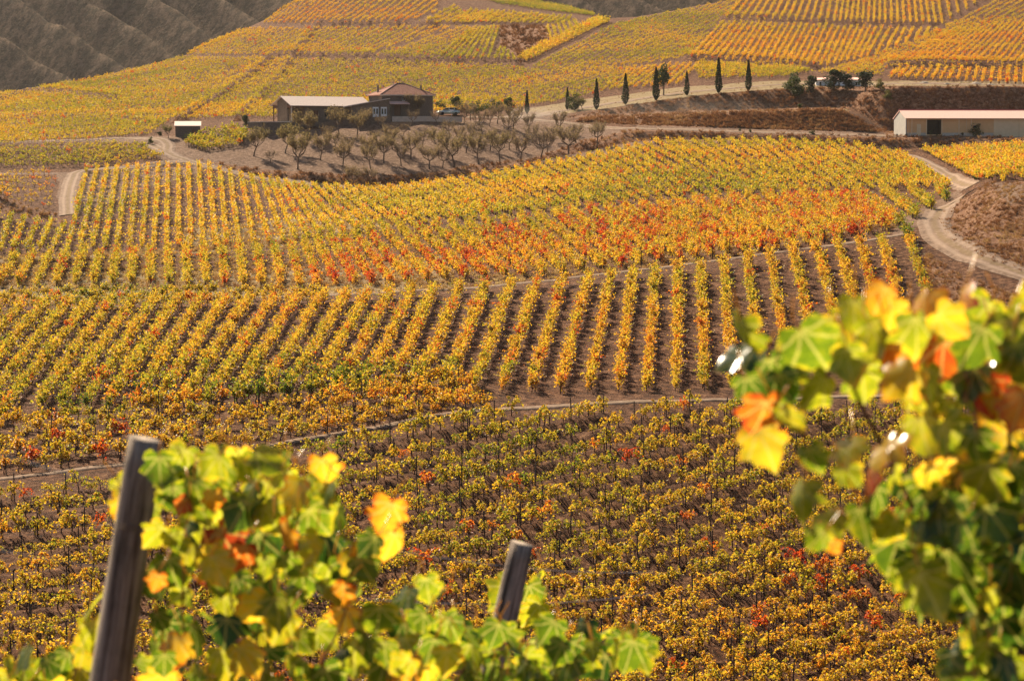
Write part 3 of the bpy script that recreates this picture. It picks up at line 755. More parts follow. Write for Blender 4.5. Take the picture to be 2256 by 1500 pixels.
# individual vines: the 300 of plot A that show largest
A = np.where((P_['plot'] == 'A'))[0]
apx, apy = project(P_['x'][A], P_['y'][A], P_['z'][A])
FGPOLY = [[(180,1560),(240,1030),(300,965),(760,1010),(930,1140),(960,1290),(1100,1390),(1440,1420),(1440,1560)], [(1850,1560),(1850,1150),(1930,1050),(2300,1000),(2300,1560)]]
vis = (apx > 6) & (apx < 2250) & (apy < 1530)
for p in FGPOLY: vis &= ~inpoly(apx, apy - 15, p)
cand = A[vis]
cand = cand[np.argsort(P_['y'][cand])][:298]
indiv = np.zeros(len(P_['x']), bool); indiv[cand] = True
for i in cand:
    tn = float(P_['tint'][i]); w, l = PROTO[int(P_['pick'][i])]
    e = empty('grapevine', (P_['x'][i], P_['y'][i], P_['z'][i]), float(P_['rot'][i]), float(P_['sc'][i]))
    kind = 'red-leaved' if tn > .62 else ('orange and yellow' if tn > .46 else ('green and yellow' if tn < .33 else 'yellow-leaved'))
    tag(e, f'{kind} grapevine in the lowest rows of the nearest slope, below its track', 'grapevine', f'{kind} grapevines of the lowest rows')
    link('trunk', w, e); f = link('foliage', l, e); f['tint'] = tn
# the rest: one object
def scatter(name, protos, x, y, z, rot, sc, tint, pick, label, cat):
    pc = bpy.data.collections.new(name + '_kinds')
    for k, me in enumerate(protos): pc.objects.link(bpy.data.objects.new('kind_%02d' % k, me))
    r = np.zeros((len(x), 3)); r[:, 2] = rot
    if np.ndim(rot) == 2: r = rot
    me = fastmesh(name, np.stack([x, y, z], 1), [], [], {'turn': r, 'size': np.asarray(sc, float), 'tint': np.asarray(tint, float), 'pick': np.asarray(pick).astype(int)})
    o = link(name, me)
    ng = bpy.data.node_groups.new(name + '_nodes', 'GeometryNodeTree')
    ng.interface.new_socket('Geometry', in_out='INPUT', socket_type='NodeSocketGeometry')
    ng.interface.new_socket('Geometry', in_out='OUTPUT', socket_type='NodeSocketGeometry')
    n = ng.nodes; gi = n.new('NodeGroupInput'); go = n.new('NodeGroupOutput')
    iop = n.new('GeometryNodeInstanceOnPoints'); ci = n.new('GeometryNodeCollectionInfo')
    ci.inputs['Collection'].default_value = pc; ci.inputs['Separate Children'].default_value = True; ci.inputs['Reset Children'].default_value = True
    def na(nm, ty):
        a = n.new('GeometryNodeInputNamedAttribute'); a.data_type = ty; a.inputs['Name'].default_value = nm; return a.outputs['Attribute']
    L = ng.links.new
    L(gi.outputs[0], iop.inputs['Points']); L(ci.outputs[0], iop.inputs['Instance'])
    iop.inputs['Pick Instance'].default_value = True
    L(na('pick', 'INT'), iop.inputs['Instance Index']); L(na('turn', 'FLOAT_VECTOR'), iop.inputs['Rotation']); L(na('size', 'FLOAT'), iop.inputs['Scale'])
    L(iop.outputs[0], go.inputs[0])
    md = o.modifiers.new('scatter', 'NODES'); md.node_group = ng
    tag(o, label, cat, kind='stuff')
    return o
R = ~indiv
vp = [joined('vine', p) for p in PROTO]
scatter('vineyard', vp, P_['x'][R], P_['y'][R], P_['z'][R], P_['rot'][R], P_['sc'][R], P_['tint'][R], P_['pick'][R], 'yellow, orange and red vineyard rows covering the slopes', 'vineyard')
# ------------------------------------------------------------------ stakes
st_me = []
for k in range(4):
    mb = MB(); hgt = (1.35, 1.5, 1.65, 1.45)[k]
    mb.tube([(0, 0, -.3), (.02 * (k - 1.5), .01, hgt * .5), (.045 * (k - 1.5), .03, hgt)], [.045, .042, .038], 6)
    st_me.append(mb.mesh('stake', [M['stake']]))
for rr, G, res in BR:      # row-end stakes where the rows meet the middle track
    if res is not None:
        STAKES.append(('B', res[0][-1], res[1][-1] + .5, float(T(res[0][-1], res[1][-1] + .5))))
for rr, G, res in D:
    if res is not None: STAKES.append(('D', res[0][0], res[1][0] - .6, float(T(res[0][0], res[1][0] - .6))))
lab = {'A': ('thin dark vine stake on the nearest slope, below its track', 'stakes of the nearest slope'),
       'S': ('thin vine stake in the orange rows just above the lowest track', 'stakes above the lowest track'),
       'B': ('stake at the upper end of a steep row, below the middle track', 'row-end stakes below the middle track'),
       'C': ('stake in the yellow rows along the left of the middle track', 'stakes along the middle track'),
       'D': ('stake at the lower end of a row, just above the middle track', 'row-end stakes above the middle track')}
stk = []
for s_ in STAKES:
    px, py = project(s_[1], s_[2], s_[3])
    if -5 < px < 2260 and py < 1540: 
        hid = any(inpoly(np.array([float(px)]), np.array([float(py) - 30]), p)[0] for p in FGPOLY)
        if not hid: stk.append(s_)
stk.sort(key=lambda s_: s_[2])
for k, s_ in enumerate(stk[:296]):
    o = link('vine_stake', st_me[k % 4]); o.location = s_[1:]; o.rotation_euler = (0, 0, k * 1.3); o.scale = (1, 1, .9 + .03 * (k % 7))
    tag(o, lab[s_[0]][0], 'stake', lab[s_[0]][1])
# irrigation hoses along the left rows of the steep plot
for k, (rr, G, res) in enumerate(BR[3:24]):
    if res is None: continue
    mb = MB(); pts = []
    for i in range(0, len(res[0]), 6): pts.append((res[0][i] + .12, res[1][i], res[2][i] + .42 + .05 * math.sin(i)))
    if len(pts) < 3: continue
    mb.tube(pts, .022, 5)
    o = mb.obj('irrigation_hose', M['hose'])
    tag(o, 'pale irrigation hose strung along a slanting row of the left slope', 'irrigation hose', 'irrigation hoses of the slanting rows')
# ------------------------------------------------------------------ dry grass of the banks
tufts = []
for k in range(4):
    random.seed(300 + k); mb = MB()
    for i in range(26):
        a = random.random() * 6.28; r = random.uniform(0, .25); b0 = Vector((math.cos(a) * r, math.sin(a) * r, -.05))
        d = Vector((random.gauss(0, .35), random.gauss(0, .35), 1)).normalized(); h = random.uniform(.25, .7); sd = Vector((math.cos(a + 1.6), math.sin(a + 1.6), 0)) * .025
        mb.add([b0 - sd, b0 + sd, b0 + d * h * .7 + sd * .7, b0 + d * h + Vector((d.x, d.y, -.3)) * .15], [(0, 1, 2, 3)], 0, random.random())
    tufts.append(mb)
GRS = [(0, (.07, .03, .016)), (.3, (.25, .105, .05)), (.6, (.38, .23, .11)), (1, (.62, .48, .26))]
M['dry_grass'] = leafmat('dry_grass', 'INSTANCER', .35, .35, .8, .1, GRS)
tm = [t_.mesh('tuft', [M['dry_grass']]) for t_ in tufts]
def fill(polys, n, tbase, sbase):
    xs_, ys_ = [], []
    for p in polys:
        q = np.array(p); lo, hi = q.min(0), q.max(0); lo = np.maximum(lo, -260); hi = np.minimum(hi, 2500)
        c = rng.uniform(lo, hi, (n * 3, 2)); c = c[inpoly(c[:, 0], c[:, 1], p)][:n]
        G = ground(c[:, 0], c[:, 1]); G = G[~np.isnan(G[:, 0])]
        xs_.append(G[:, 0]); ys_.append(G[:, 1])
    x = np.concatenate(xs_); y = np.concatenate(ys_)
    t_ = tbase + (fbm(x / 4, y / 4, 8, 3) - .5) * .6 + rng.normal(0, .08, len(x))
    return x, y, t_, sbase * rng.uniform(.6, 1.5, len(x))
parts = [fill([[(0,632),(0,575),(700,520),(1100,492),(1330,464),(1900,428),(1980,505),(1500,585),(1000,640),(660,645)]], 5200, .66, .62), fill(Z_GRASS[:2], 2600, .42, .5), fill(Z_GRASS[2:3], 1900, .30, .9), fill(Z_GRASS[3:5], 2200, .30, .9), fill(Z_GRASS[5:6], 250, .4, .7), fill(Z_GRASS[6:], 260, .2, 1.6), fill(Z_VERGE[:2], 350, .5, .4), fill(Z_VERGE[2:], 800, .62, .75)]
x = np.concatenate([p[0] for p in parts]); y = np.concatenate([p[1] for p in parts]); t_ = np.concatenate([p[2] for p in parts]); s_ = np.concatenate([p[3] for p in parts])
scatter('dry_grass', tm, x, y, T(x, y), rng.uniform(0, 6.28, len(x)), s_, np.clip(t_, 0, 1), rng.integers(0, 4, len(x)), 'reddish dry grass on the banks and the mound', 'dry grass')
# ------------------------------------------------------------------ trees and shrubs
ORD = ['first', 'second', 'third', 'fourth', 'fifth', 'sixth', 'seventh', 'eighth', 'ninth', 'tenth', 'eleventh', 'twelfth', 'thirteenth', 'fourteenth', 'fifteenth', 'sixteenth', 'seventeenth', 'eighteenth', 'nineteenth', 'twentieth']
def almond(seed, dens):
    """unit-height vase-shaped tree: short trunk, spreading limbs, many fine twigs, thin leaf"""
    random.seed(500 + seed); w, l = MB(), MB()
    lean = Vector((random.gauss(0, .05), random.gauss(0, .05), 0))
    fork = Vector((lean.x, lean.y, random.uniform(.22, .3)))
    w.tube([(0, 0, -.08), (lean.x * .4, lean.y * .4, .1), fork], [.028, .021, .019], 7)
    for i in range(7):
        a = i * .9 + random.uniform(-.4, .4); sp = random.uniform(.12, .36)
        e = fork + Vector((math.cos(a) * sp, math.sin(a) * sp, random.uniform(.16, .36)))
        m_ = fork.lerp(e, .5) + Vector((math.cos(a) * .06, math.sin(a) * .06, -.03))
        w.tube([fork, m_, e], [.012, .009, .006], 5)
        for j in range(6):
            b0 = fork.lerp(e, random.uniform(.4, 1)); a2 = a + random.uniform(-1.5, 1.5); r2 = random.uniform(.06, .2)
            e2 = b0 + Vector((math.cos(a2) * r2, math.sin(a2) * r2, random.uniform(.05, .26)))
            w.tube([b0, b0.lerp(e2, .5) + Vector((0, 0, .02)), e2], [.006, .004, .0025], 4)
            for k in range(7):
                b1 = b0.lerp(e2, random.uniform(.3, 1)); a3 = random.random() * 6.28; r3 = random.uniform(.03, .12)
                e3 = b1 + Vector((math.cos(a3) * r3, math.sin(a3) * r3, random.uniform(-.01, .13)))
                w.tube([b1, e3], [.003, .0012], 3)
                for q in range(dens):
                    p = b1.lerp(e3, random.uniform(.2, 1.3)) + Vector((random.gauss(0, .022), random.gauss(0, .022), random.gauss(0, .022)))
                    l.quadleaf(p, random.uniform(.012, .026), 0, .3, elong=1.8)
    return w.mesh('almond_wood', [M['bark']]), l.mesh('almond_crown', [M['almond_leaf']])
ALM = [almond(k, d) for k, d in enumerate((1, 2, 4, 2, 5, 7))]
TREES = [(595,360,30,0,.85),(656,373,84,5,.5),(627,338,66,5,.42),(705,353,58,4,.6),(755,369,64,2,.7),(748,297,60,4,.55),(787,305,55,4,.55),(817,373,54,4,.58),(805,281,46,2,.65),(844,290,38,0,.75),(824,316,30,0,.8),
 (845,360,64,4,.55),(865,330,50,4,.6),(886,304,36,0,.8),(904,279,38,0,.75),(905,350,64,2,.6),(922,263,56,5,.62),(946,373,60,2,.68),(968,341,58,4,.5),(964,274,30,0,.8),(1002,369,74,4,.52),(991,302,42,3,.75),
 (1022,275,52,1,.7),(1037,266,45,1,.7),(1026,337,58,1,.7),(1055,362,66,4,.55),(1063,293,50,0,.78),(1078,279,45,1,.75),(1095,273,50,1,.7),(1102,359,70,4,.5),(1118,297,52,3,.7),(1131,284,58,3,.68),(1147,355,66,1,.65),
 (1190,351,70,0,.72),(1218,314,42,3,.7),(1231,295,56,1,.62),(1253,343,72,2,.62),(1315,321,58,2,.6),(780,414,54,2,.7),(817,413,50,1,.75),(808,344,52,2,.68),(558,344,64,5,.45),(684,309,64,5,.5),(736,330,44,1,.72),(720,318,46,1,.7),(770,338,44,3,.75),(852,310,40,0,.8),(884,366,56,1,.7),(930,324,44,3,.7),(975,372,50,0,.75),(1010,318,46,1,.75),(1044,312,48,3,.7),(1080,332,52,1,.7),(1122,330,50,3,.72),(1165,292,46,1,.7),(1205,338,56,3,.68),(1270,316,50,1,.7),(1172,316,46,3,.7)]
rowsT = [('upper orchard row below the house', lambda y: y < 290), ('second orchard row from the house', lambda y: 290 <= y < 322), ('third orchard row from the house', lambda y: 322 <= y < 348), ('lowest orchard row', lambda y: 348 <= y < 400), ('dark bank edge', lambda y: y >= 400)]
def place_tree(me2, px, py, hpx, rz, tint, label, name='almond_tree', group='almond trees of the orchard', cat='almond tree', parts=('trunk', 'crown'), wx=1.0, loc=None):
    g_ = g1(px, py) if loc is None else loc
    h = hpx / FPX * g_.y
    e = empty(name, g_, rz, (h * wx, h * wx, h))
    tag(e, label, cat, group)
    link(parts[0], me2[0], e)
    c = link(parts[1], me2[1], e); c['tint'] = tint
    return e
for nm, f in rowsT:
    sub = sorted([t_ for t_ in TREES if f(t_[1])])
    for k, (px, py, h, var, tint) in enumerate(sub):
        look = {0: 'nearly bare', 1: 'thinly leaved', 2: 'thinly leaved', 3: 'grey-brown', 4: 'olive-green', 5: 'full green'}[var]
        lb = f'{look} almond tree, {ORD[k]} from the left in the {nm}' if py < 400 else f'{look} almond tree at the dark bank edge, {ORD[k]} from the left'
        place_tree(ALM[var], px, py, h * 1.22, px * .37, min(.97, tint + .18), lb, wx=random.uniform(.85, 1.02))
place_tree(ALM[5], 371, 305, 36, 1, .35, 'small leaning green tree beside the stone hut', group=None, cat='tree', name='small_tree')
place_tree(ALM[1], 2248, 298, 56, 2, .75, 'thin brownish tree in front of the far end of the warehouse', group=None, cat='tree', name='small_tree')
place_tree(ALM[5], 1284, 243, 34, 2, .45, 'grey-green tree behind the second cypress', group=None, cat='tree', name='small_tree')
def cypress(seed, slim):
    random.seed(700 + seed); w, l = MB(), MB()
    w.tube([(0, 0, -.05), (0, 0, .12), (0, 0, .9)], [.018, .016, .006], 6)
    def rad(z): return slim * max(0.02, (min(1, (z - .02) / .16)) ** .6 * (1 - max(0, z - .3) / .72) ** .75)
    for i in range(1500):
        z = .03 + .97 * random.random() ** 1.15; a = random.random() * 6.28
        r = rad(z) * random.uniform(.55, 1.08) * (1 + .12 * math.sin(3 * a + z * 9))
        l.quadleaf((math.cos(a) * r, math.sin(a) * r, z), random.uniform(.018, .036), 0, 0, elong=1.7)
    return w.mesh('cypress_wood', [M['bark']]), l.mesh('cypress_crown', [M['tree_leaf']])
CYP = [cypress(k, s_) for k, s_ in enumerate((.095, .105, .115, .09))]
cy = [(1161,252,52,0,.1,'dusty cypress at the bend of the drive, leftmost of the line'), (1250,243,50,3,.18,'pale hazy cypress in front of the grey-green bush'), (1314,242,67,1,.08,'dark cypress where the pale drive begins to climb'), (1378,231,68,2,.08,'wide dark cypress below the round pine, second to its left'),
      (1445,222,73,1,.08,'dark cypress standing just left of the pine tree'), (1513,211,53,2,.1,'short cypress, between the pine and the two tallest cypresses'), (1583,206,78,0,.06,'tallest cypress, second from the right of the line'), (1649,201,67,1,.06,'tall dark cypress at the right end of the line')]
for k, (px, py, h, v_, tn, lb) in enumerate(cy):
    place_tree(CYP[v_], px, py, h, k, tn, lb, 'cypress_tree', 'cypresses along the drive', 'cypress', wx=1.0)
def bushy(seed, n, tall, trunk=.2, pine=False, size=.05):
    random.seed(800 + seed); w, l = MB(), MB()
    w.tube([(0, 0, -.1), (.01, 0, trunk), (0, .02, .75)], [.03, .025, .01], 6)
    blobs = []
    for i in range(14):
        a = random.random() * 6.28; z = random.uniform(trunk + .1, .85); r = tall * random.random() * (1 - abs(z - .45) * .8)
        blobs.append((Vector((math.cos(a) * r, math.sin(a) * r, z)), random.uniform(.12, .24)))
        w.tube([(0, 0, max(.05, z - .25)), blobs[-1][0]], [.012, .004], 4)
    for i in range(n):
        c, r = random.choice(blobs)
        d = Vector((random.gauss(0, 1), random.gauss(0, 1), random.gauss(0, .8))).normalized() * r * random.uniform(.55, 1.05)
        p = c + d
        if p.z < .02: p.z = .02 + random.random() * .05
        l.quadleaf(p, random.uniform(.6, 1.2) * size, 0, .3, elong=1.5)
    return w.mesh('shrub_wood', [M['bark']]), l.mesh('shrub_leaves', [M['tree_leaf']])
BUSH = [bushy(0, 1500, .38, .05), bushy(1, 1500, .45, .04), bushy(2, 1300, .3, .1), bushy(3, 900, .3, .3, True, .05), bushy(4, 700, .5, .02, size=.07)]
def shrub(px, py, hpx, var, tint, label, wx=1.0, cat='shrub', name='shrub', group=None, parts=('stem', 'foliage'), loc=None):
    return place_tree(BUSH[var], px, py, hpx, px * .7, tint, label, name, group, cat, parts, wx, loc)
shrub(1462, 211, 74, 3, .35, 'rounded pine with a bare lower trunk beside the middle cypress', .8, 'pine', 'pine_tree', None, ('trunk', 'crown'))
def onbank(px, Y):
    u = float(slopes(px, 200)[0]); return Vector((u * Y, Y, float(T(u * Y, Y))))
shrub(1752, 0, 56, 1, .48, 'large round olive-green shrub at the end of the cypress drive', 1.25, loc=onbank(1752, 485))
shrub(1790, 0, 40, 0, .25, 'dark green shrub right against the large round olive shrub', 1.1, loc=onbank(1786, 485.5))
shrub(1836, 0, 46, 0, .12, 'dark pointed shrub just right of the white cottage wall', 1.5, loc=onbank(1838, 485))
shrub(1868, 0, 36, 0, .08, 'low blackish shrub in front of the cottage windows', 1.7, loc=onbank(1866, 484))
shrub(1907, 0, 48, 2, .08, 'dark cone-shaped evergreen at the top of the warehouse cut', 1.25, loc=onbank(1907, 480))
shrub(1942, 0, 26, 4, .85, 'pale tan shrub on the rim of the cut', 1.2, loc=onbank(1940, 475))
shrub(1960, 0, 22, 4, .8, 'low straw-coloured shrub sloping down the rim of the cut', 1.3, loc=onbank(1958, 471))
shrub(541, 279, 26, 0, .3, 'rounded green shrub at the left end of the stone terrace', 1.2)
shrub(332, 319, 18, 4, .6, 'small greyish shrub beside the left track', 1.0)
shrub(352, 303, 14, 2, .2, 'little dark shrub left of the leaning tree', 1.2)
for px, py, h, v_, tn, lb in [(1050,252,32,1,.6,'grey-green shrub right of the parked car'), (968,246,28,1,.6,'soft grey shrub at the right corner of the two-storey house'), (1006,246,34,0,.5,'green shrub behind the parked car roof'), (1090,250,34,1,.55,'hazy shrub between the car and the drive'), (1122,250,36,0,.5,'bushy green shrub left of the first cypress'), (1266,244,40,1,.5,'wide grey-green bush behind the second cypress'),
                       (2155,302,30,4,.9,'orange and green bush in front of the warehouse wall'), (2050,300,13,2,.35,'small green shrub before the warehouse opening'), (2120,300,8,2,.2,'small dark shrub by the middle of the warehouse wall'), (1976,301,6,2,.05,'tiny dark shrub below the left corner of the warehouse'), (1996,302,7,2,.05,'tiny dark shrub below the warehouse front corner'), (2036,300,7,2,.1,'tiny dark shrub left of the warehouse opening'),(2064,302,9,2,.05,'low dark shrub right of the warehouse opening'),
                       (1790,297,12,1,.55,'grey-green shrub on the edge of the terrace track'), (1653,292,9,1,.5,'small shrub where the terrace track straightens'), (1630,290,8,1,.4,'tiny green shrub on the terrace track edge'), (1762,242,14,2,.5,'single yellow-green weed standing on the upper bench'), (2150,397,14,1,.5,'grey-green shrub at the foot of the right track')]:
    shrub(px, py, h, v_, tn, lb, random.uniform(1.0, 1.3))
random.seed(11)
# red and yellow vine on the bank at the right, apart from the rows
for px, py in ((2178, 712), (2192, 716)):
    q = g1(px, py); w_, l_ = PROTO[9]
    e = empty('grapevine', q, 1.0, 1.5); tag(e, 'lone red and orange grapevine growing on the dry bank at the right' if px < 2185 else 'second lone red grapevine pressed against the one on the dry bank', 'grapevine')
    link('trunk', w_, e); f = link('foliage', l_, e); f['tint'] = .66
# ------------------------------------------------------------------ buildings
def base(px, py, Y): return at(px, py, Y)
def wall_open(mb, L, y, th, z0, z1, holes, mi=0):
    """front wall along x with rectangular holes (x0,x1,za,zb)"""
    xs_ = sorted(set([0, L] + [h for q in holes for h in q[:2]]))
    for a, b in zip(xs_[:-1], xs_[1:]):
        hs = [q for q in holes if q[0] <= a + 1e-6 and q[1] >= b - 1e-6]
        if not hs: mb.box(a, b, y, y + th, z0, z1, mi)
        else:
            za, zb = hs[0][2], hs[0][3]
            if za > z0 + 1e-3: mb.box(a, b, y, y + th, z0, za, mi)
            if zb < z1 - 1e-3: mb.box(a, b, y, y + th, zb, z1, mi)
# long open-ended barn
E_ = empty('long_house', base(642, 267.5, 452), math.radians(33)); tag(E_, 'long low house with a pale gabled roof and an open porch end', 'house')
L, Wd, eh, rh = 18.0, 8.0, 3.15, 4.95
mb = MB()
wall_open(mb, L, .25, .3, -2.2, eh - .05, [(0, 3.0, 0.02, eh - .05), (5.0, 6.1, 0.02, 2.2), (7.5, 8.6, .9, 2.0)])
mb.box(3.0, L, Wd - .5, Wd - .2, -2.2, eh - .05); mb.box(L - .3, L, .55, Wd - .5, -2.2, eh - .05); mb.box(3.0, 3.3, .55, Wd - .5, 0.03, eh - .05)
mb.obj('wall', M['plaster_grey'], E_)
mb = MB(); mb.prism([(1.9, .02), (6.1, .02), (6.1, 3.9), (4.0, 4.72), (1.9, 3.9)], 0.1, .5); mb.obj('gable_pillar', M['plaster_grey'], E_)
mb = MB(); mb.box(0, L, .56, Wd - .51, -2.2, 0); mb.obj('floor', M['concrete'], E_)
for y_ in (.2, Wd - .2):
    mb = MB(); mb.box(.05, .25, y_ - .1, y_ + .1, .01, eh); mb.obj('porch_post', M['concrete' if y_ < 1 else 'brown_wood'], E_)
mb = MB(); mb.box(.02, 3.0, .12, .24, eh - .55, eh - .06); mb.box(.02, .14, .26, 1.85, eh - .5, eh - .06); mb.box(.02, .14, 6.15, Wd - .32, eh - .5, eh - .06); mb.box(.26, 3.0, Wd - .26, Wd - .14, eh - .55, eh - .06); mb.obj('porch_beam', M['brown_wood'], E_)
mb = MB()
mb.slab([(-.35, -.45, eh - .1), (L + .2, -.45, eh - .1), (L + .2, Wd / 2 - .001, rh), (-.35, Wd / 2 - .001, rh)], .12)
mb.slab([(-.35, Wd + .45, eh - .1), (L + .2, Wd + .45, eh - .1), (L + .2, Wd / 2 + .001, rh), (-.35, Wd / 2 + .001, rh)], .12)
mb.obj('roof', M['sheet_pale'], E_)
mb = MB(); mb.box(.6, 2.9, .35, .5, .02, .75); mb.obj('parapet', M['stone'], E_)
mb = MB(); mb.box(5.05, 6.05, .3, .36, .02, 2.18); mb.obj('door', M['brown_wood'], E_)
mb = MB(); mb.box(7.52, 8.58, .32, .38, .92, 1.98); mb.obj('window', M['glass'], E_)
# stone terrace in front of its gable
E_t = empty('stone_terrace', base(642, 268, 452), math.radians(33)); tag(E_t, 'raised stone terrace with a pale top at the gable of the long house', 'terrace')
mb = MB(); mb.box(-6.6, -.02, -.3, 5.6, -2.6, -.2); mb.obj('retaining_wall', M['stone'], E_t)
mb = MB(); mb.box(-6.7, -.02, -.4, 5.7, -.199, -.06); mb.obj('paving', M['concrete'], E_t)
# annex with slanting roof
E_ = empty('annex', base(776, 262, 454.3), math.radians(6)); tag(E_, 'low annex with a roof slanting up to the right and white doors', 'house')
La, Da = 7.3, 3.6
mb = MB()
def mono(mb_, L_, D_, hl, hr, holes):
    xs_ = sorted(set([0, L_] + [h for q in holes for h in q[:2]]))
    H = lambda x_: hl + (hr - hl) * x_ / L_
    for a, b in zip(xs_[:-1], xs_[1:]):
        hz = [q for q in holes if q[0] <= a + 1e-6 and q[1] >= b - 1e-6]
        z0 = hz[0][3] if hz else -2.0
        v = [(a, 0, z0), (b, 0, z0), (b, 0, H(b)), (a, 0, H(a)), (a, .25, z0), (b, .25, z0), (b, .25, H(b)), (a, .25, H(a))]
        mb_.add(v, [(0, 1, 2, 3), (7, 6, 5, 4), (0, 4, 5, 1), (3, 2, 6, 7), (0, 3, 7, 4), (1, 5, 6, 2)])
mono(mb, La, Da, 2.65, 3.9, [(4.0, 5.2, 0, 2.3), (5.6, 6.8, 0, 2.3)])
mb.box(0, .25, .26, Da, -2, 2.6); mb.box(La - .25, La, .26, Da, -2, 3.85)
mb.obj('wall', M['plaster_grey'], E_)
for x_ in (4.0, 5.6):
    mb = MB(); mb.box(x_ + .01, x_ + 1.19, .06, .12, -.3, 2.29); d_ = mb.obj('door', M['white'], E_)
    mb = MB(); mb.box(x_ + .15, x_ + .5, .045, .058, .9, 2.0); mb.box(x_ + .7, x_ + 1.05, .045, .058, .9, 2.0); mb.obj('pane', M['glass'], d_)
mb = MB(); mb.slab([(-1.6, -.4, 2.42), (La + .1, -.4, 4.02), (La + .1, Da, 4.02), (-1.6, Da, 2.42)], .16); mb.obj('roof', M['sheet_pale'], E_)
# two-storey house with hipped tile roof
E_ = empty('hip_roof_house', base(841, 255, 457), math.radians(20)); tag(E_, 'dark two-storey house with a hipped red tile roof', 'house')
Lh, Wh, hh = 10.6, 9.0, 4.1
mb = MB()
wall_open(mb, Lh, 0, .35, -1.5, hh, [(4.2, 4.9, 2.9, 3.75), (2.6, 3.9, 0, 2.1), (1.0, 1.8, .9, 1.9)])
mb.box(0, .35, .36, Wh, -1.5, hh); mb.box(Lh - .35, Lh, .36, Wh, -1.5, hh); mb.box(.36, Lh - .36, Wh - .35, Wh, -1.5, hh)
mb.obj('wall', M['stone'], E_)
a = .45; rz_ = hh + 2.3
q = [(-a, -a, hh), (Lh + a, -a, hh), (Lh + a, Wh + a, hh), (-a, Wh + a, hh)]; r0, r1 = (Lh / 2 - .8, Wh / 2, rz_), (Lh / 2 + .8, Wh / 2, rz_)
mb = MB(); v = q + [r0, r1] + [(p[0], p[1], p[2] - .18) for p in q]
mb.add(v, [(0, 1, 5, 4), (1, 2, 5), (2, 3, 4, 5), (3, 0, 4), (0, 6, 7, 1), (1, 7, 8, 2), (2, 8, 9, 3), (3, 9, 6, 0), (9, 8, 7, 6)])
rf = mb.obj('roof', M['tile_red'], E_)
mb = MB()
for p in q:
    e_ = r0 if p[0] < Lh / 2 else r1
    mb.tube([(p[0], p[1], p[2] + .03), (e_[0], e_[1], e_[2] + .05)], .07, 6)
mb.tube([(r0[0], r0[1], r0[2] + .05), (r1[0], r1[1], r1[2] + .05)], .08, 6); mb.obj('hip_tiles', M['hip_tile'], rf)
mb = MB(); mb.box(-a, Lh + a, -a - .06, -a - .003, hh - .2, hh - .02); mb.obj('gutter', M['concrete'], rf)
for x_, y_ in ((8.6, 2.0), (.6, 5.0)):
    mb = MB(); mb.box(x_, x_ + .35, y_, y_ + .35, hh + .4, hh + 1.9); mb.obj('chimney', M['plaster_grey'], rf)
mb = MB(); mb.box(4.22, 4.88, .1, .16, 2.92, 3.73); w_ = mb.obj('window', M['white'], E_)
mb = MB(); mb.box(4.3, 4.52, .085, .098, 3.0, 3.66); mb.box(4.58, 4.8, .085, .098, 3.0, 3.66); mb.obj('pane', M['glass'], w_)
mb = MB(); mb.box(1.02, 1.78, .1, .16, .92, 1.88); mb.obj('window', M['glass'], E_)
mb = MB(); mb.box(2.62, 3.88, .12, .2, -.2, 2.09); mb.obj('door', M['brown_wood'], E_)
mb = MB(); mb.slab([(1.2, -1.7, 2.3), (5.3, -1.7, 2.3), (5.3, -.02, 2.85), (1.2, -.02, 2.85)], .12); aw = mb.obj('porch_roof', M['sheet_pink'], E_)
for x_ in (1.35, 5.1):
    mb = MB(); mb.box(x_, x_ + .14, -1.6, -1.46, -1, 2.24); mb.obj('porch_post', M['plaster_grey'], E_)
# low walls at the plateau edge
def lowwall(name, label, pts, h, th, m_, depth=1.6):
    P = [base(*p) for p in pts]; mb = MB()
    for a_, b_ in zip(P[:-1], P[1:]):
        d_ = (b_ - a_); d_.z = 0; d_.normalize(); n_ = Vector((-d_.y, d_.x, 0)) * th
        v = [a_ - Vector((0, 0, depth)), b_ - Vector((0, 0, depth)), b_ + n_ - Vector((0, 0, depth)), a_ + n_ - Vector((0, 0, depth)), a_ + Vector((0, 0, h)), b_ + Vector((0, 0, h)), b_ + n_ + Vector((0, 0, h)), a_ + n_ + Vector((0, 0, h))]
        mb.add(v, [(3, 2, 1, 0), (4, 5, 6, 7), (0, 1, 5, 4), (1, 2, 6, 5), (2, 3, 7, 6), (3, 0, 4, 7)])
    o = mb.obj(name, m_); tag(o, label, 'wall'); return o
lowwall('retaining_wall', 'dark retaining wall under the trees before the long house', [(700, 279, 452.5), (742, 274, 452.6), (862, 264.5, 452.8)], .8, .4, M['stone'])
lowwall('low_wall', 'low pale kerb wall between the house yard and the orchard', [(864, 259, 453.0), (940, 258, 453.4), (1018, 259.5, 454)], .15, .35, M['concrete'], .9)
# stone hut
E_ = empty('stone_hut', base(386.5, 305, 449), math.radians(7)); tag(E_, 'small dark stone hut with a pale lean-to roof', 'hut')
mb = MB(); Lk, Wk = 4.75, 3.6
mb.prism([(0, -1), (Wk, -1), (Wk, 3.15), (0, 2.4)], 0, Lk); mb.obj('wall', M['stone'], E_)
mb = MB(); mb.slab([(-.2, -.3, 2.42), (Lk + .2, -.3, 2.42), (Lk + .2, Wk + .25, 3.32), (-.2, Wk + .25, 3.32)], .14); mb.obj('roof', M['sheet_pale'], E_)
mb = MB(); mb.box(3.2, 4.0, -.045, -.003, -.3, 1.7); mb.obj('door', M['brown_wood'], E_)
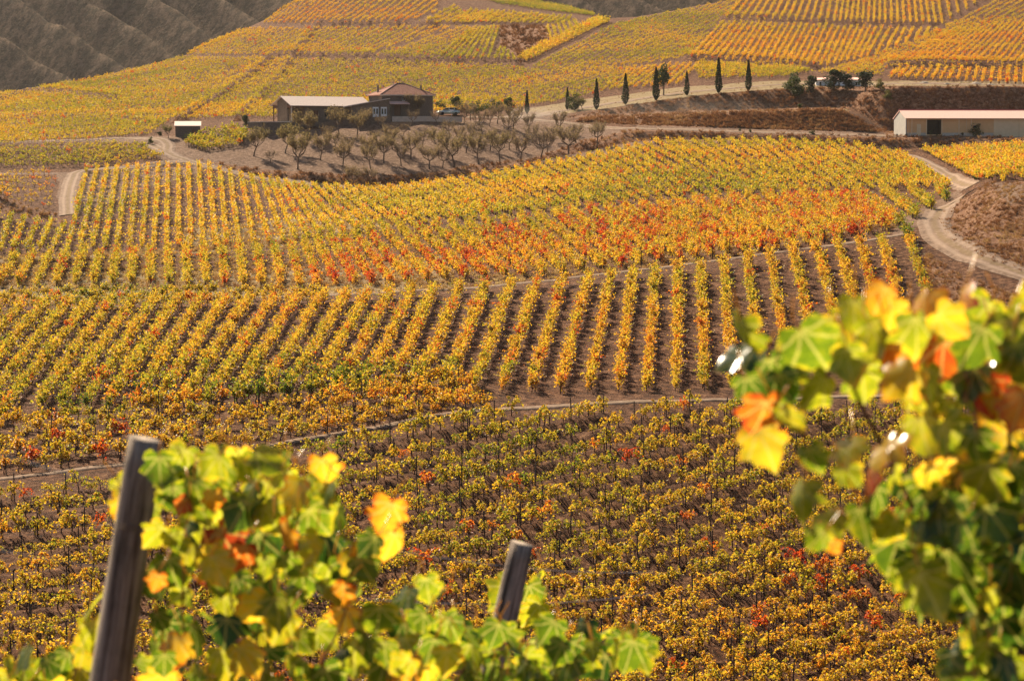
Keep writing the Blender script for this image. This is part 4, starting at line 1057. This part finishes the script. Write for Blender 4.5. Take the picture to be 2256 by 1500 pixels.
# warehouse
E_ = empty('warehouse', base(1997.5, 297, 443.5), math.radians(5)); tag(E_, 'long cream warehouse with a pale pink roof below the cut bank', 'warehouse')
Lw, Ww, ew, rw = 30.0, 9.0, 3.15, 4.75
mb = MB()
holes = [(3.95, 6.75, .02, 2.85), (13.0, 13.85, 1.25, 1.75)]
wall_open(mb, 17.0, 0, .2, -1, ew, holes)
mb.box(.001, Lw, Ww - .2, Ww, -1, ew); mb.box(Lw - .2, Lw, .2, Ww - .2, -1, ew)
mb.obj('wall', M['plaster_warm'], E_)
mb = MB(); mb.prism([(0.003, -1), (Ww, -1), (Ww, ew), (Ww / 2, rw - .13), (0.003, ew)], -.2, -.002); mb.obj('gable_wall', M['plaster_shaded'], E_)
mb = MB(); mb.box(17.003, Lw, -.03, .17, -1, ew); mb.obj('pale_wall_panel', M['panel_pale'], E_)
mb = MB()
mb.slab([(-.35, -.45, ew - .02), (Lw + .3, -.45, ew - .02), (Lw + .3, Ww / 2 - .001, rw), (-.35, Ww / 2 - .001, rw)], .12)
mb.slab([(-.35, Ww + .45, ew - .02), (Lw + .3, Ww + .45, ew - .02), (Lw + .3, Ww / 2 + .001, rw), (-.35, Ww / 2 + .001, rw)], .12)
rf = mb.obj('roof', M['sheet_pink'], E_)
mb = MB(); mb.prism([(Ww / 2 - .3, rw - .08), (Ww / 2 + .3, rw - .08), (Ww / 2, rw + .16)], -.4, Lw + .35); mb.obj('ridge_cap', M['ridge_red'], rf)
mb = MB(); mb.box(-.3, Lw + .25, -.56, -.46, ew - .16, ew - .03); mb.obj('gutter', M['panel_pale'], rf)
mb = MB()
for x_ in (.35, 11.6, 22.0): mb.tube([(x_, -.1, -.6), (x_, -.1, ew - .3), (x_, -.5, ew - .12)], .05, 6)
mb.obj('downpipe', M['panel_pale'], E_)
mb = MB(); mb.box(-.02, 3.7, -.02, -.001, -.5, .35); mb.box(6.95, 16.98, -.02, -.001, -.5, .35); mb.obj('plinth', M['concrete'], E_)
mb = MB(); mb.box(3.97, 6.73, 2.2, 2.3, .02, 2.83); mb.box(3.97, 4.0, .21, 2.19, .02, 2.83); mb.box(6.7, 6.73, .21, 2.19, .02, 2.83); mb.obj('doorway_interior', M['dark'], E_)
mb = MB(); mb.box(1.95, 2.75, -.05, -.003, -.1, 2.0); mb.obj('door', M['panel_pale'], E_)
for x_ in (.9, 3.75, 6.76, 10.1, 13.9 - 1.4):
    mb = MB(); mb.box(x_, x_ + .16, -.07, -.004, -.5, ew - .06); mb.obj('wall_post', M['panel_pale'], E_)
mb = MB(); mb.box(13.02, 13.83, .1, .15, 1.27, 1.73); mb.obj('window', M['glass'], E_)
# cottage among the shrubs
bq = onbank(1798, 494)
E_ = empty('white_cottage', (bq.x, bq.y, 12.05), math.radians(-3)); tag(E_, 'small white cottage half hidden behind dark shrubs', 'cottage')
mb = MB(); mb.box(0, 9.4, 0, 4, -1.2, 1.75); mb.obj('wall', M['white'], E_)
mb = MB(); mb.slab([(-.3, -.35, 1.78), (9.7, -.35, 1.78), (9.7, 4.3, 2.35), (-.3, 4.3, 2.35)], .13); mb.obj('roof', M['sheet_pink'], E_)
for x_ in (.7, 8.3, 8.85):
    mb = MB(); mb.box(x_, x_ + .4, -.04, -.003, .55, 1.3); mb.obj('window', M['glass'], E_)
# ------------------------------------------------------------------ car
cp = g1(988, 254.5)
E_ = empty('parked_car', cp + Vector((0, 0, .03)), math.radians(14)); tag(E_, 'pale green estate car parked beside the two-storey house', 'car')
def loft(mb, secs, mi=0):
    k = len(secs[0]); v = [p for s_ in secs for p in s_]; f = []
    for i in range(len(secs) - 1):
        for j in range(k): f.append((i*k+j, i*k+(j+1) % k, (i+1)*k+(j+1) % k, (i+1)*k+j))
    f.append(tuple(range(k-1, -1, -1))); f.append(tuple(range((len(secs)-1)*k, len(secs)*k)))
    mb.add(v, f, mi)
def sec(x, w, z0, z1, b=.12):
    return [(x, -w, z0 + b), (x, -w, z1 - b), (x, -w + b, z1), (x, w - b, z1), (x, w, z1 - b), (x, w, z0 + b), (x, w - b, z0), (x, -w + b, z0)]
mb = MB(); loft(mb, [sec(-2.3, .62, .35, .72), sec(-2.15, .8, .28, .82), sec(-1.2, .88, .25, .95), sec(0, .9, .25, .98), sec(1.6, .88, .25, 1.0), sec(2.15, .82, .3, .98), sec(2.25, .7, .4, .9)])
body = mb.obj('body', M['car'], E_, True)
mb = MB(); loft(mb, [sec(-1.25, .74, .93, .985, .02), sec(-.55, .66, .93, 1.45, .08), sec(.4, .66, .93, 1.52, .08), sec(1.5, .66, .93, 1.5, .08), sec(2.05, .7, .93, 1.05, .04)]); mb.obj('window', M['glass'], E_)
mb = MB(); mb.slab([(-.5, -.6, 1.52), (1.5, -.6, 1.56), (1.5, .6, 1.56), (-.5, .6, 1.52)], .05)
for s_ in (-1, 1):
    for x_ in (-.05, 1.05): mb.slab([(x_, s_ * .69, .97), (x_ + .1, s_ * .69, .97), (x_ + .06, s_ * .665, 1.48), (x_ - .04, s_ * .665, 1.48)], .03)
mb.obj('roof', M['car'], E_)
for x_ in (-1.4, 1.35):
    for s_ in (-1, 1):
        mb = MB(); ring = []
        mb.tube([(x_, s_ * .9 - .1, .32), (x_, s_ * .9 + .02 * s_ + .05, .32)], .32, 18); wh = mb.obj('wheel', M['rubber'], E_)
        mb = MB(); mb.tube([(x_, s_ * .93, .32), (x_, s_ * .985, .32)], .19, 14); mb.obj('rim', M['steel'], wh)
for s_ in (-1, 1):
    mb = MB(); mb.box(-2.31, -2.2, s_ * .55 - .15, s_ * .55 + .15, .58, .72); mb.obj('headlight', M['white'], E_)
E_ = empty('signpost', g1(995, 256.5), .2); tag(E_, 'small white signpost standing in front of the parked car', 'sign')
mb = MB(); mb.tube([(0, 0, -.3), (0, 0, 1.3)], .035, 6); mb.obj('post', M['white'], E_)
mb = MB(); mb.box(-.4, .4, -.06, -.036, 1.05, 1.35); mb.obj('board', M['white'], E_)
# rocks by the upper track
for k, (px, py, s_, lb) in enumerate([(2036, 184, .9, 'flat pale rock on the upper track above the cut'), (2086, 186, .6, 'small rock beside the upper track'), (2150, 186, 1.0, 'cluster-sized boulder where the upper track leaves the cut'), (2182, 188, .7, 'low grey rock near the right end of the upper track')]):
    random.seed(k); mb = MB(); n_ = 10; R_ = []
    for j in range(5):
        z = -.2 + j * .14; rr = (1 - (j / 4.6) ** 2) * s_
        R_.append([(math.cos(i * .628) * rr * random.uniform(.85, 1.15) * 1.4, math.sin(i * .628) * rr * random.uniform(.85, 1.15), z * s_ * 1.3) for i in range(n_)])
    loft(mb, R_); o = mb.obj('rock', M['rubble']); o.location = g1(px, py); tag(o, lb, 'rock')
# ------------------------------------------------------------------ the vines at the camera
HALF = [(0, -.02), (.10, -.13), (.27, -.17), (.42, -.08), (.49, .08), (.40, .20), (.55, .28), (.63, .45), (.50, .50), (.38, .56), (.37, .68), (.24, .78), (.12, .88), (0, 1.02)]
OUT = HALF + [(-x_, y_) for x_, y_ in HALF[-2:0:-1]]
def near_leaf(mb, wood, p, size, tip, nrm, tint, cup):
    tip = tip.normalized(); nrm = (nrm - tip * nrm.dot(tip)).normalized(); sx = tip.cross(nrm)
    rot = random.random(); vs = []
    jit = [random.uniform(.93, 1.07) for _ in OUT]
    for ring in (0.0, .35, .7, 1.0):
        for (a_, b_), j in zip(OUT, jit):
            x_ = a_ * ring * j; y_ = .32 + (b_ - .32) * ring * j
            z_ = -cup * (x_ * x_ * 1.3 + (y_ - .32) ** 2 * .8) + .05 * math.sin(9 * x_ + 7 * y_ + rot * 6) * ring + .10 * cup * abs(x_)
            vs.append(p + sx * (x_ * size) + tip * ((y_ - .35) * size) + nrm * (z_ * size))
            if ring == 0.0: break
    mb.uv += [(0, 0, 0)] * (len(mb.v) - len(mb.uv)); luv = [(0, .32, 0)] + [(a_ * r_, .32 + (b_ - .32) * r_, r_) for r_ in (.35, .7, 1.0) for a_, b_ in OUT]
    k = len(OUT); fs = [(0, 1 + i, 1 + (i + 1) % k) for i in range(k)]
    for r_ in range(2):
        for i in range(k): fs.append((1 + r_*k + i, 1 + (r_+1)*k + i, 1 + (r_+1)*k + (i+1) % k, 1 + r_*k + (i+1) % k))
    mb.add(vs, fs, 0, random.random(), tint); mb.uv += luv
    wood = mb; nf0 = len(mb.f)
    b0 = p - tip * (.36 * size)
    wood.tube([b0, b0 - tip * size * .25 + nrm * -.01, b0 - tip * size * .5 + Vector((random.gauss(0, .02), random.gauss(0, .02), .03))], [.0015, .0018, .0022], 4)
    mb.tint[nf0:] = [.74] * (len(mb.f) - nf0)
def leaf_at(mb, wood, px, py, Y, spx, tint, spread=1.0, up=.25, facing=None):
    p = at(px, py, Y); size = spx / FPX * Y
    if facing is None:
        nrm = Vector((random.gauss(0, .55) * spread, -1 + random.gauss(0, .5) * spread, random.gauss(up, .5) * spread))
    else: nrm = facing
    rr_ = random.random()
    if rr_ < .14: nrm = Vector((-.49 + random.gauss(0, .1), -.37 + random.gauss(0, .1), .79 + random.gauss(0, .1)))
    elif rr_ < .42: nrm = Vector((nrm.x, -nrm.y * .4, abs(nrm.z) + .5))
    tip = Vector((random.gauss(0, .55), random.gauss(0, .35), -1))
    near_leaf(mb, wood, p, size, tip, nrm, tint, random.uniform(-.25, .75))
def scatter_leaves(mb, wood, poly, n, mind, Yr_, spx, tints, holes=()):
    q = np.array(poly); pts = []
    tries = 0
    while len(pts) < n and tries < n * 60:
        tries += 1
        x_, y_ = random.uniform(q[:, 0].min(), q[:, 0].max()), random.uniform(q[:, 1].min(), q[:, 1].max())
        if not inpoly(np.array([x_]), np.array([y_]), poly)[0]: continue
        if any((x_ - h[0]) ** 2 / h[2] ** 2 + (y_ - h[1]) ** 2 / h[3] ** 2 < 1 for h in holes): continue
        if any((x_ - a_) ** 2 + (y_ - b_) ** 2 < mind ** 2 for a_, b_ in pts): continue
        pts.append((x_, y_)); leaf_at(mb, wood, x_, y_, random.uniform(*Yr_), random.uniform(*spx), random.choice(tints) + random.gauss(0, .03))
def cane(wood, pts, r0, r1, seg=6):
    P = [at(*p) for p in pts]; n_ = len(P)
    wood.tube(P, [r0 + (r1 - r0) * i / (n_ - 1) for i in range(n_)], seg)
def groundpt(px, Y):
    u = float(slopes(px, 1000)[0]); x_ = u * Y
    return Vector((x_, Y, float(T(x_, Y))))
def near_vine(label, trunk_px, Y, canes, build):
    root = groundpt(trunk_px, Y)
    e = empty('grapevine', root); tag(e, label, 'grapevine')
    wood, leaf = MB(), MB()
    build(leaf, wood)
    cm = []
    for c in canes:
        cb = MB(); cane(cb, c, .004, .0018); cm.append(('cane', cb, M['cane']))
    tr = MB(); top = at(*canes[0][0])
    tr.tube([root - Vector((0, 0, .2)), root.lerp(top, .35) + Vector((.03, .02, 0)), root.lerp(top, .7) + Vector((-.03, 0, 0)), top], [.035, .03, .026, .014], 8)
    for c in canes[1:]:
        q_ = at(*c[0]); tr.tube([root.lerp(top, .85), root.lerp(top, .9).lerp(q_, .5) + Vector((0, 0, .03)), q_], [.008, .006, .0045], 6)
    for nm, mbx, mt_ in [('trunk', tr, M['vine_bark'])] + cm + [('foliage', leaf, M['near_leaf'])]:
        o = mbx.obj(nm, mt_, None, nm == 'foliage'); o.parent = e; o.location = -root
    return e
M['cane'] = simple('vine_cane', (.16, .05, .025), (.3, .12, .05), 30, .6, 0)
# posts
def post(px0, py0, Y0, px1, py1, Y1, r, label):
    a_, b_ = at(px0, py0, Y0), at(px1, py1, Y1)
    d_ = (b_ - a_).normalized(); t_ = (a_.z - (float(T(a_.x, a_.y)) - .35)) / max(-d_.z, .2)
    foot = a_ + d_ * t_
    e = empty('wooden_post', foot); tag(e, label, 'post', 'posts of the trellis at the camera')
    up_ = a_ - foot; Lp = up_.length
    mb = MB(); seg = 20; rows_ = 26; vs = []; fs = []
    random.seed(int(px0)); ph_ = [random.random() * 6 for _ in range(4)]
    for i in range(rows_ + 1):
        for k in range(seg):
            t2 = 2 * math.pi * k / seg
            crack = .13 * math.exp(-((t2 - 4.55) / .13) ** 2) + .06 * math.exp(-((t2 - 5.3 - .2 * math.sin(i * .4)) / .1) ** 2)
            rr = r * (1 + .45 * (1 - i / rows_)) * (1 + .03 * math.sin(2 * t2 + ph_[0]) + .02 * math.sin(5 * t2 + ph_[1] + i * .25) - crack)
            zz = Lp * i / rows_ + (.012 * math.cos(t2 + .6) if i == rows_ else 0)
            vs.append((rr * math.cos(t2), rr * math.sin(t2), zz))
    for i in range(rows_):
        for k in range(seg): fs.append((i*seg+k, i*seg+(k+1) % seg, (i+1)*seg+(k+1) % seg, (i+1)*seg+k))
    c0 = len(vs); vs.append((0, 0, Lp - .004))
    for k in range(seg): fs.append((rows_*seg + k, rows_*seg + (k+1) % seg, c0))
    mb.add(vs, fs); o = mb.obj('timber', M['post'], e, True)
    o.rotation_euler = up_.to_track_quat('Z', 'Y').to_euler()
    return e, up_, Lp
e, up_, Lp = post(321, 967, 7.0, 243, 1500, 6.85, .053, 'large weathered grey post with a long crack, left of the near vine')
mb = MB(); d_ = up_.normalized(); c_ = at(282, 1157, 6.95) - (at(321, 967, 7.0) - up_)
for k in range(2):
    ring = []
    for i in range(25):
        t2 = 6.283 * i / 24; q_ = Vector((math.cos(t2), math.sin(t2), .02 * i / 24 - .18 * math.cos(t2))) * .068
        ring.append(c_ + q_ + d_ * (.012 * k))
    mb.tube(ring, .0016, 5)
mb.obj('wire_tie', M['plaster_grey'], e)
post(1150, 1197, 10.2, 1100, 1420, 10.1, .051, 'smaller grey post rising behind the low vine shoots')
for k, (za, zb) in enumerate(((1085, 1250), (1260, 1330))):
    mb = MB(); A_, B_ = at(300 - 12 * k, za, 7.05), at(1146 - 8 * k, zb, 10.25); pts = [A_.lerp(B_, i / 10) - Vector((0, 0, .03 * (1 - (i / 5 - 1) ** 2))) for i in range(-6, 17)]
    mb.tube(pts, .0018, 5); o = mb.obj('trellis_wire', M['steel']); tag(o, ('upper' if k == 0 else 'lower') + ' trellis wire running from the cracked post to the smaller post', 'wire', 'trellis wires at the camera')
YG = [.03, .07, .06, .10, .13, .16, .2, .23, .17, .13, .27, .3, .21, .16]
def b_main(l, w):
    random.seed(41)
    poly = [(356,1000),(470,1012),(600,1000),(715,1030),(745,1100),(800,1110),(880,1120),(925,1165),(880,1200),(820,1215),(850,1260),(950,1290),(968,1360),(1000,1420),(990,1500),(960,1560),(240,1560),(300,1440),(315,1300),(335,1150)]
    holes = [(560,1290,30,22),(690,1330,26,40),(450,1390,20,18),(760,1170,18,30),(620,1200,16,14)]
    scatter_leaves(l, w, poly, 112, 33, (6.35, 7.2), (52, 90), YG + [.46, .6], holes)
    scatter_leaves(l, w, [(360,1010),(600,1005),(720,1040),(740,1100),(700,1200),(360,1200)], 24, 30, (6.4, 7.0), (52, 84), [.17, .22, .26, .2], holes)
    for x_, y_, s_, tn in [(402,1112,44,.70),(500,1195,95,.84),(528,1222,70,.76),(440,1280,44,.80),(790,1235,80,.46),(795,1205,55,.55),(755,1310,60,.64),(470,1100,50,.6),(480,1250,80,.42),(470,1220,60,.40),(385,1430,80,.56),(560,1340,90,.44),(345,1280,44,.70),(272,1070,56,.36),(268,1120,60,.38),(205,1330,90,.33),(215,1400,100,.35),(200,1440,80,.36),(545,1450,90,.46),(620,1380,80,.40),(690,1210,90,.38)]:
        leaf_at(l, w, x_, y_, random.uniform(6.3, 6.6) if x_ > 300 else 7.3, s_, tn, .7)
near_vine('large near grapevine with yellow-green leaves, right of the cracked post', 520, 6.9, [[(430,1560,6.8),(400,1350,6.8),(410,1150,6.75),(470,1030,6.7)], [(560,1560,6.8),(570,1380,6.8),(640,1170,6.8),(720,1050,6.8)], [(650,1560,6.8),(740,1400,6.8),(800,1250,6.8),(900,1150,6.9)], [(600,1560,6.7),(520,1400,6.6),(500,1250,6.6),(560,1020,6.7)], [(330,1560,7.2),(240,1400,7.3),(225,1300,7.3)], [(340,1500,7.2),(262,1200,7.3),(262,1060,7.3)]], b_main)
def b_low(l, w):
    random.seed(42)
    scatter_leaves(l, w, [(960,1370),(1060,1385),(1120,1400),(1230,1385),(1290,1378),(1400,1405),(1438,1425),(1420,1450),(1300,1468),(1200,1500),(1080,1545),(940,1560),(930,1420)], 60, 24, (7.2, 8.0), (50, 82), YG)
    scatter_leaves(l, w, [(1150,1262),(1180,1280),(1186,1330),(1160,1380),(1090,1380),(1100,1310),(1140,1300)], 9, 24, (10.4, 10.8), (55, 85), [.28, .33, .3, .2])
near_vine('low green shoots of a grapevine creeping past the smaller post', 980, 7.8, [[(960,1580,7.6),(1040,1440,7.6),(1160,1420,7.6),(1300,1415,7.6),(1430,1430,7.6)], [(1000,1580,8),(1070,1500,9),(1120,1420,10.3),(1160,1290,10.5)]], b_low)
def b_left(l, w):
    random.seed(43)
    scatter_leaves(l, w, [(-60,1450),(40,1440),(110,1450),(180,1460),(190,1560),(-60,1560)], 22, 30, (7.4, 7.9), (60, 90), YG)
near_vine('leaf tips of a grapevine at the foot of the cracked post', 40, 7.6, [[(30,1600,7.6),(40,1520,7.6),(60,1455,7.6)], [(90,1600,7.6),(140,1540,7.6),(170,1470,7.6)]], b_left)
def b_right(l, w):
    random.seed(44)
    K = [(1638,742,105,.27),(1632,785,105,.10),(1700,820,100,.09),(1660,850,85,.16),(1725,850,80,.13),(1790,765,130,.23),(1800,860,90,.3),(1765,830,80,.2),(1679,915,100,.86),(1685,978,105,.46),(1741,924,75,.38),(1720,890,70,.3),(1845,723,85,.33),(1882,695,95,.4),(1942,655,70,.72),(1965,690,70,.45),(2033,678,110,.55),(2111,676,110,.62),(2090,710,90,.5),(2020,735,100,.36),(1930,740,90,.33),(1960,770,80,.3),(2146,756,110,.14),(2230,742,120,.28),(2256,790,110,.25),(1983,790,110,.76),(2077,786,100,.82),(1985,835,95,.45),(2045,850,105,.3),(1901,838,100,.3),(1870,800,90,.28),(2177,865,100,.9),(2140,840,90,.2),(2246,811,90,.82),(2102,899,80,.3),(2246,899,100,.64),(2200,910,90,.4),(2033,955,100,.36),(2102,955,100,.3),(2060,900,70,.4),(1870,990,85,.46),(1951,990,100,.52),(1914,1055,90,.74),(1870,1043,65,.3),(1964,1043,80,.33),(2083,1030,100,.58),(2040,1050,70,.45),(2152,1036,80,.88),(2150,980,90,.2),(1766,1095,90,.3),(1790,1010,70,.22),(1826,1156,80,.3),(1801,1187,60,.25),(1926,1105,95,.18),(1900,1150,90,.16),(1970,1215,100,.22),(1960,1170,80,.3),(2045,1137,110,.12),(2165,1150,80,.38),(2220,1124,80,.36),(2200,1060,90,.3),(2045,1300,120,.24),(2000,1265,80,.28),(2177,1438,70,.3),(2150,1410,60,.3),(2190,1320,60,.3),(1835,1205,40,.68)]
    for x_, y_, s_, tn in K: leaf_at(l, w, x_, y_, random.uniform(4.9, 5.4), s_ * 1.0, tn - .05, .8)
    dg = [.0, .03, .06, .05, .1, .14, .04, .18]
    scatter_leaves(l, w, [(1990,1060),(2120,1040),(2340,980),(2340,1580),(2130,1560),(2100,1440),(2080,1330),(1990,1290),(1960,1200)], 56, 34, (5.3, 6.0), (88, 125), dg)
    scatter_leaves(l, w, [(2030,1060),(2340,1000),(2340,1580),(2140,1560),(2110,1400),(2010,1250)], 40, 40, (5.0, 5.3), (84, 120), dg)
    scatter_leaves(l, w, [(1900,720),(2340,650),(2340,1000),(2100,1000),(2000,900)], 22, 60, (5.3, 5.8), (76, 108), [.3, .25, .4, .2, .5, .33])
near_vine('near grapevine with orange, yellow and dark green leaves at the right edge', 2330, 5.5, [[(2250,1560,5.4),(2200,1300,5.3),(2170,1050,5.2),(2150,900,5.2),(2090,700,5.2)], [(2230,1100,5.3),(2100,1000,5.2),(1960,1020,5.1),(1830,1130,5.1)], [(2220,900,5.3),(2050,820,5.2),(1850,800,5.1),(1650,760,5.1)], [(1850,800,5.1),(1760,860,5.1),(1690,930,5.1)], [(2250,1300,5.4),(2050,1150,5.3),(1930,1090,5.2)], [(2280,900,5.5),(2260,760,5.4)]], b_right)

# ------------------------------------------------------------------ the air of the valley
mb = MB(); mb.box(-1400, 1400, -70, 2560, -62, 420)
hz = mb.obj('haze', [])
hm = bpy.data.materials.new('haze'); hm.use_nodes = True; t = hm.node_tree
t.nodes.remove(t.nodes['Principled BSDF'])
pv = N(t, 'ShaderNodeVolumePrincipled'); pv.inputs['Color'].default_value = (.95, .88, .82, 1); pv.inputs['Density'].default_value = .000036; pv.inputs['Anisotropy'].default_value = .1
t.links.new(pv.outputs[0], t.nodes['Material Output'].inputs['Volume'])
hz.data.materials.append(hm)
tag(hz, 'thin warm autumn haze filling the whole valley', 'haze', kind='stuff')
S.cycles.volume_bounces = 0

# dust hanging over the drive
def dust(px, py, Y, sx, sy, sz, dens, label):
    q = at(px, py, Y); mb = MB(); vs = []; fs = []; n_, k_ = 9, 14
    for i in range(n_):
        th_ = math.pi * i / (n_ - 1)
        for k in range(k_):
            a_ = 2 * math.pi * k / k_; vs.append((math.sin(th_) * math.cos(a_) * sx, math.sin(th_) * math.sin(a_) * sy, math.cos(th_) * sz))
    for i in range(n_ - 1):
        for k in range(k_): fs.append((i*k_+k, (i+1)*k_+k, (i+1)*k_+(k+1) % k_, i*k_+(k+1) % k_))
    mb.add(vs, fs); dm = bpy.data.materials.new('dust'); dm.use_nodes = True; t = dm.node_tree
    t.nodes.remove(t.nodes['Principled BSDF'])
    pv = N(t, 'ShaderNodeVolumePrincipled'); pv.inputs['Color'].default_value = (.95, .85, .72, 1)
    v = objcoord(t); sc = N(t, 'ShaderNodeVectorMath', operation='DIVIDE'); t.links.new(v, sc.inputs[0]); sc.inputs[1].default_value = (sx, sy, sz)
    ln = N(t, 'ShaderNodeVectorMath', operation='LENGTH'); t.links.new(sc.outputs[0], ln.inputs[0])
    fall = math_(t, 'SUBTRACT', 1, ln.outputs['Value'], clamp=True)
    d_ = math_(t, 'MULTIPLY', math_(t, 'MULTIPLY', fall, math_(t, 'SUBTRACT', noise(t, .25, 3, .6, v), .3, clamp=True)), dens)
    t.links.new(d_, pv.inputs['Density']); t.links.new(pv.outputs[0], t.nodes['Material Output'].inputs['Volume'])
    o = mb.obj('dust_cloud', dm); o.location = q; tag(o, label, 'dust', kind='stuff')
dust(1180, 258, 462, 9, 7, 2.6, .16, 'pale dust hanging over the bend of the drive')
dust(1500, 245, 468, 30, 7, 3.2, .05, 'thin dust drifting along the cypress bank')
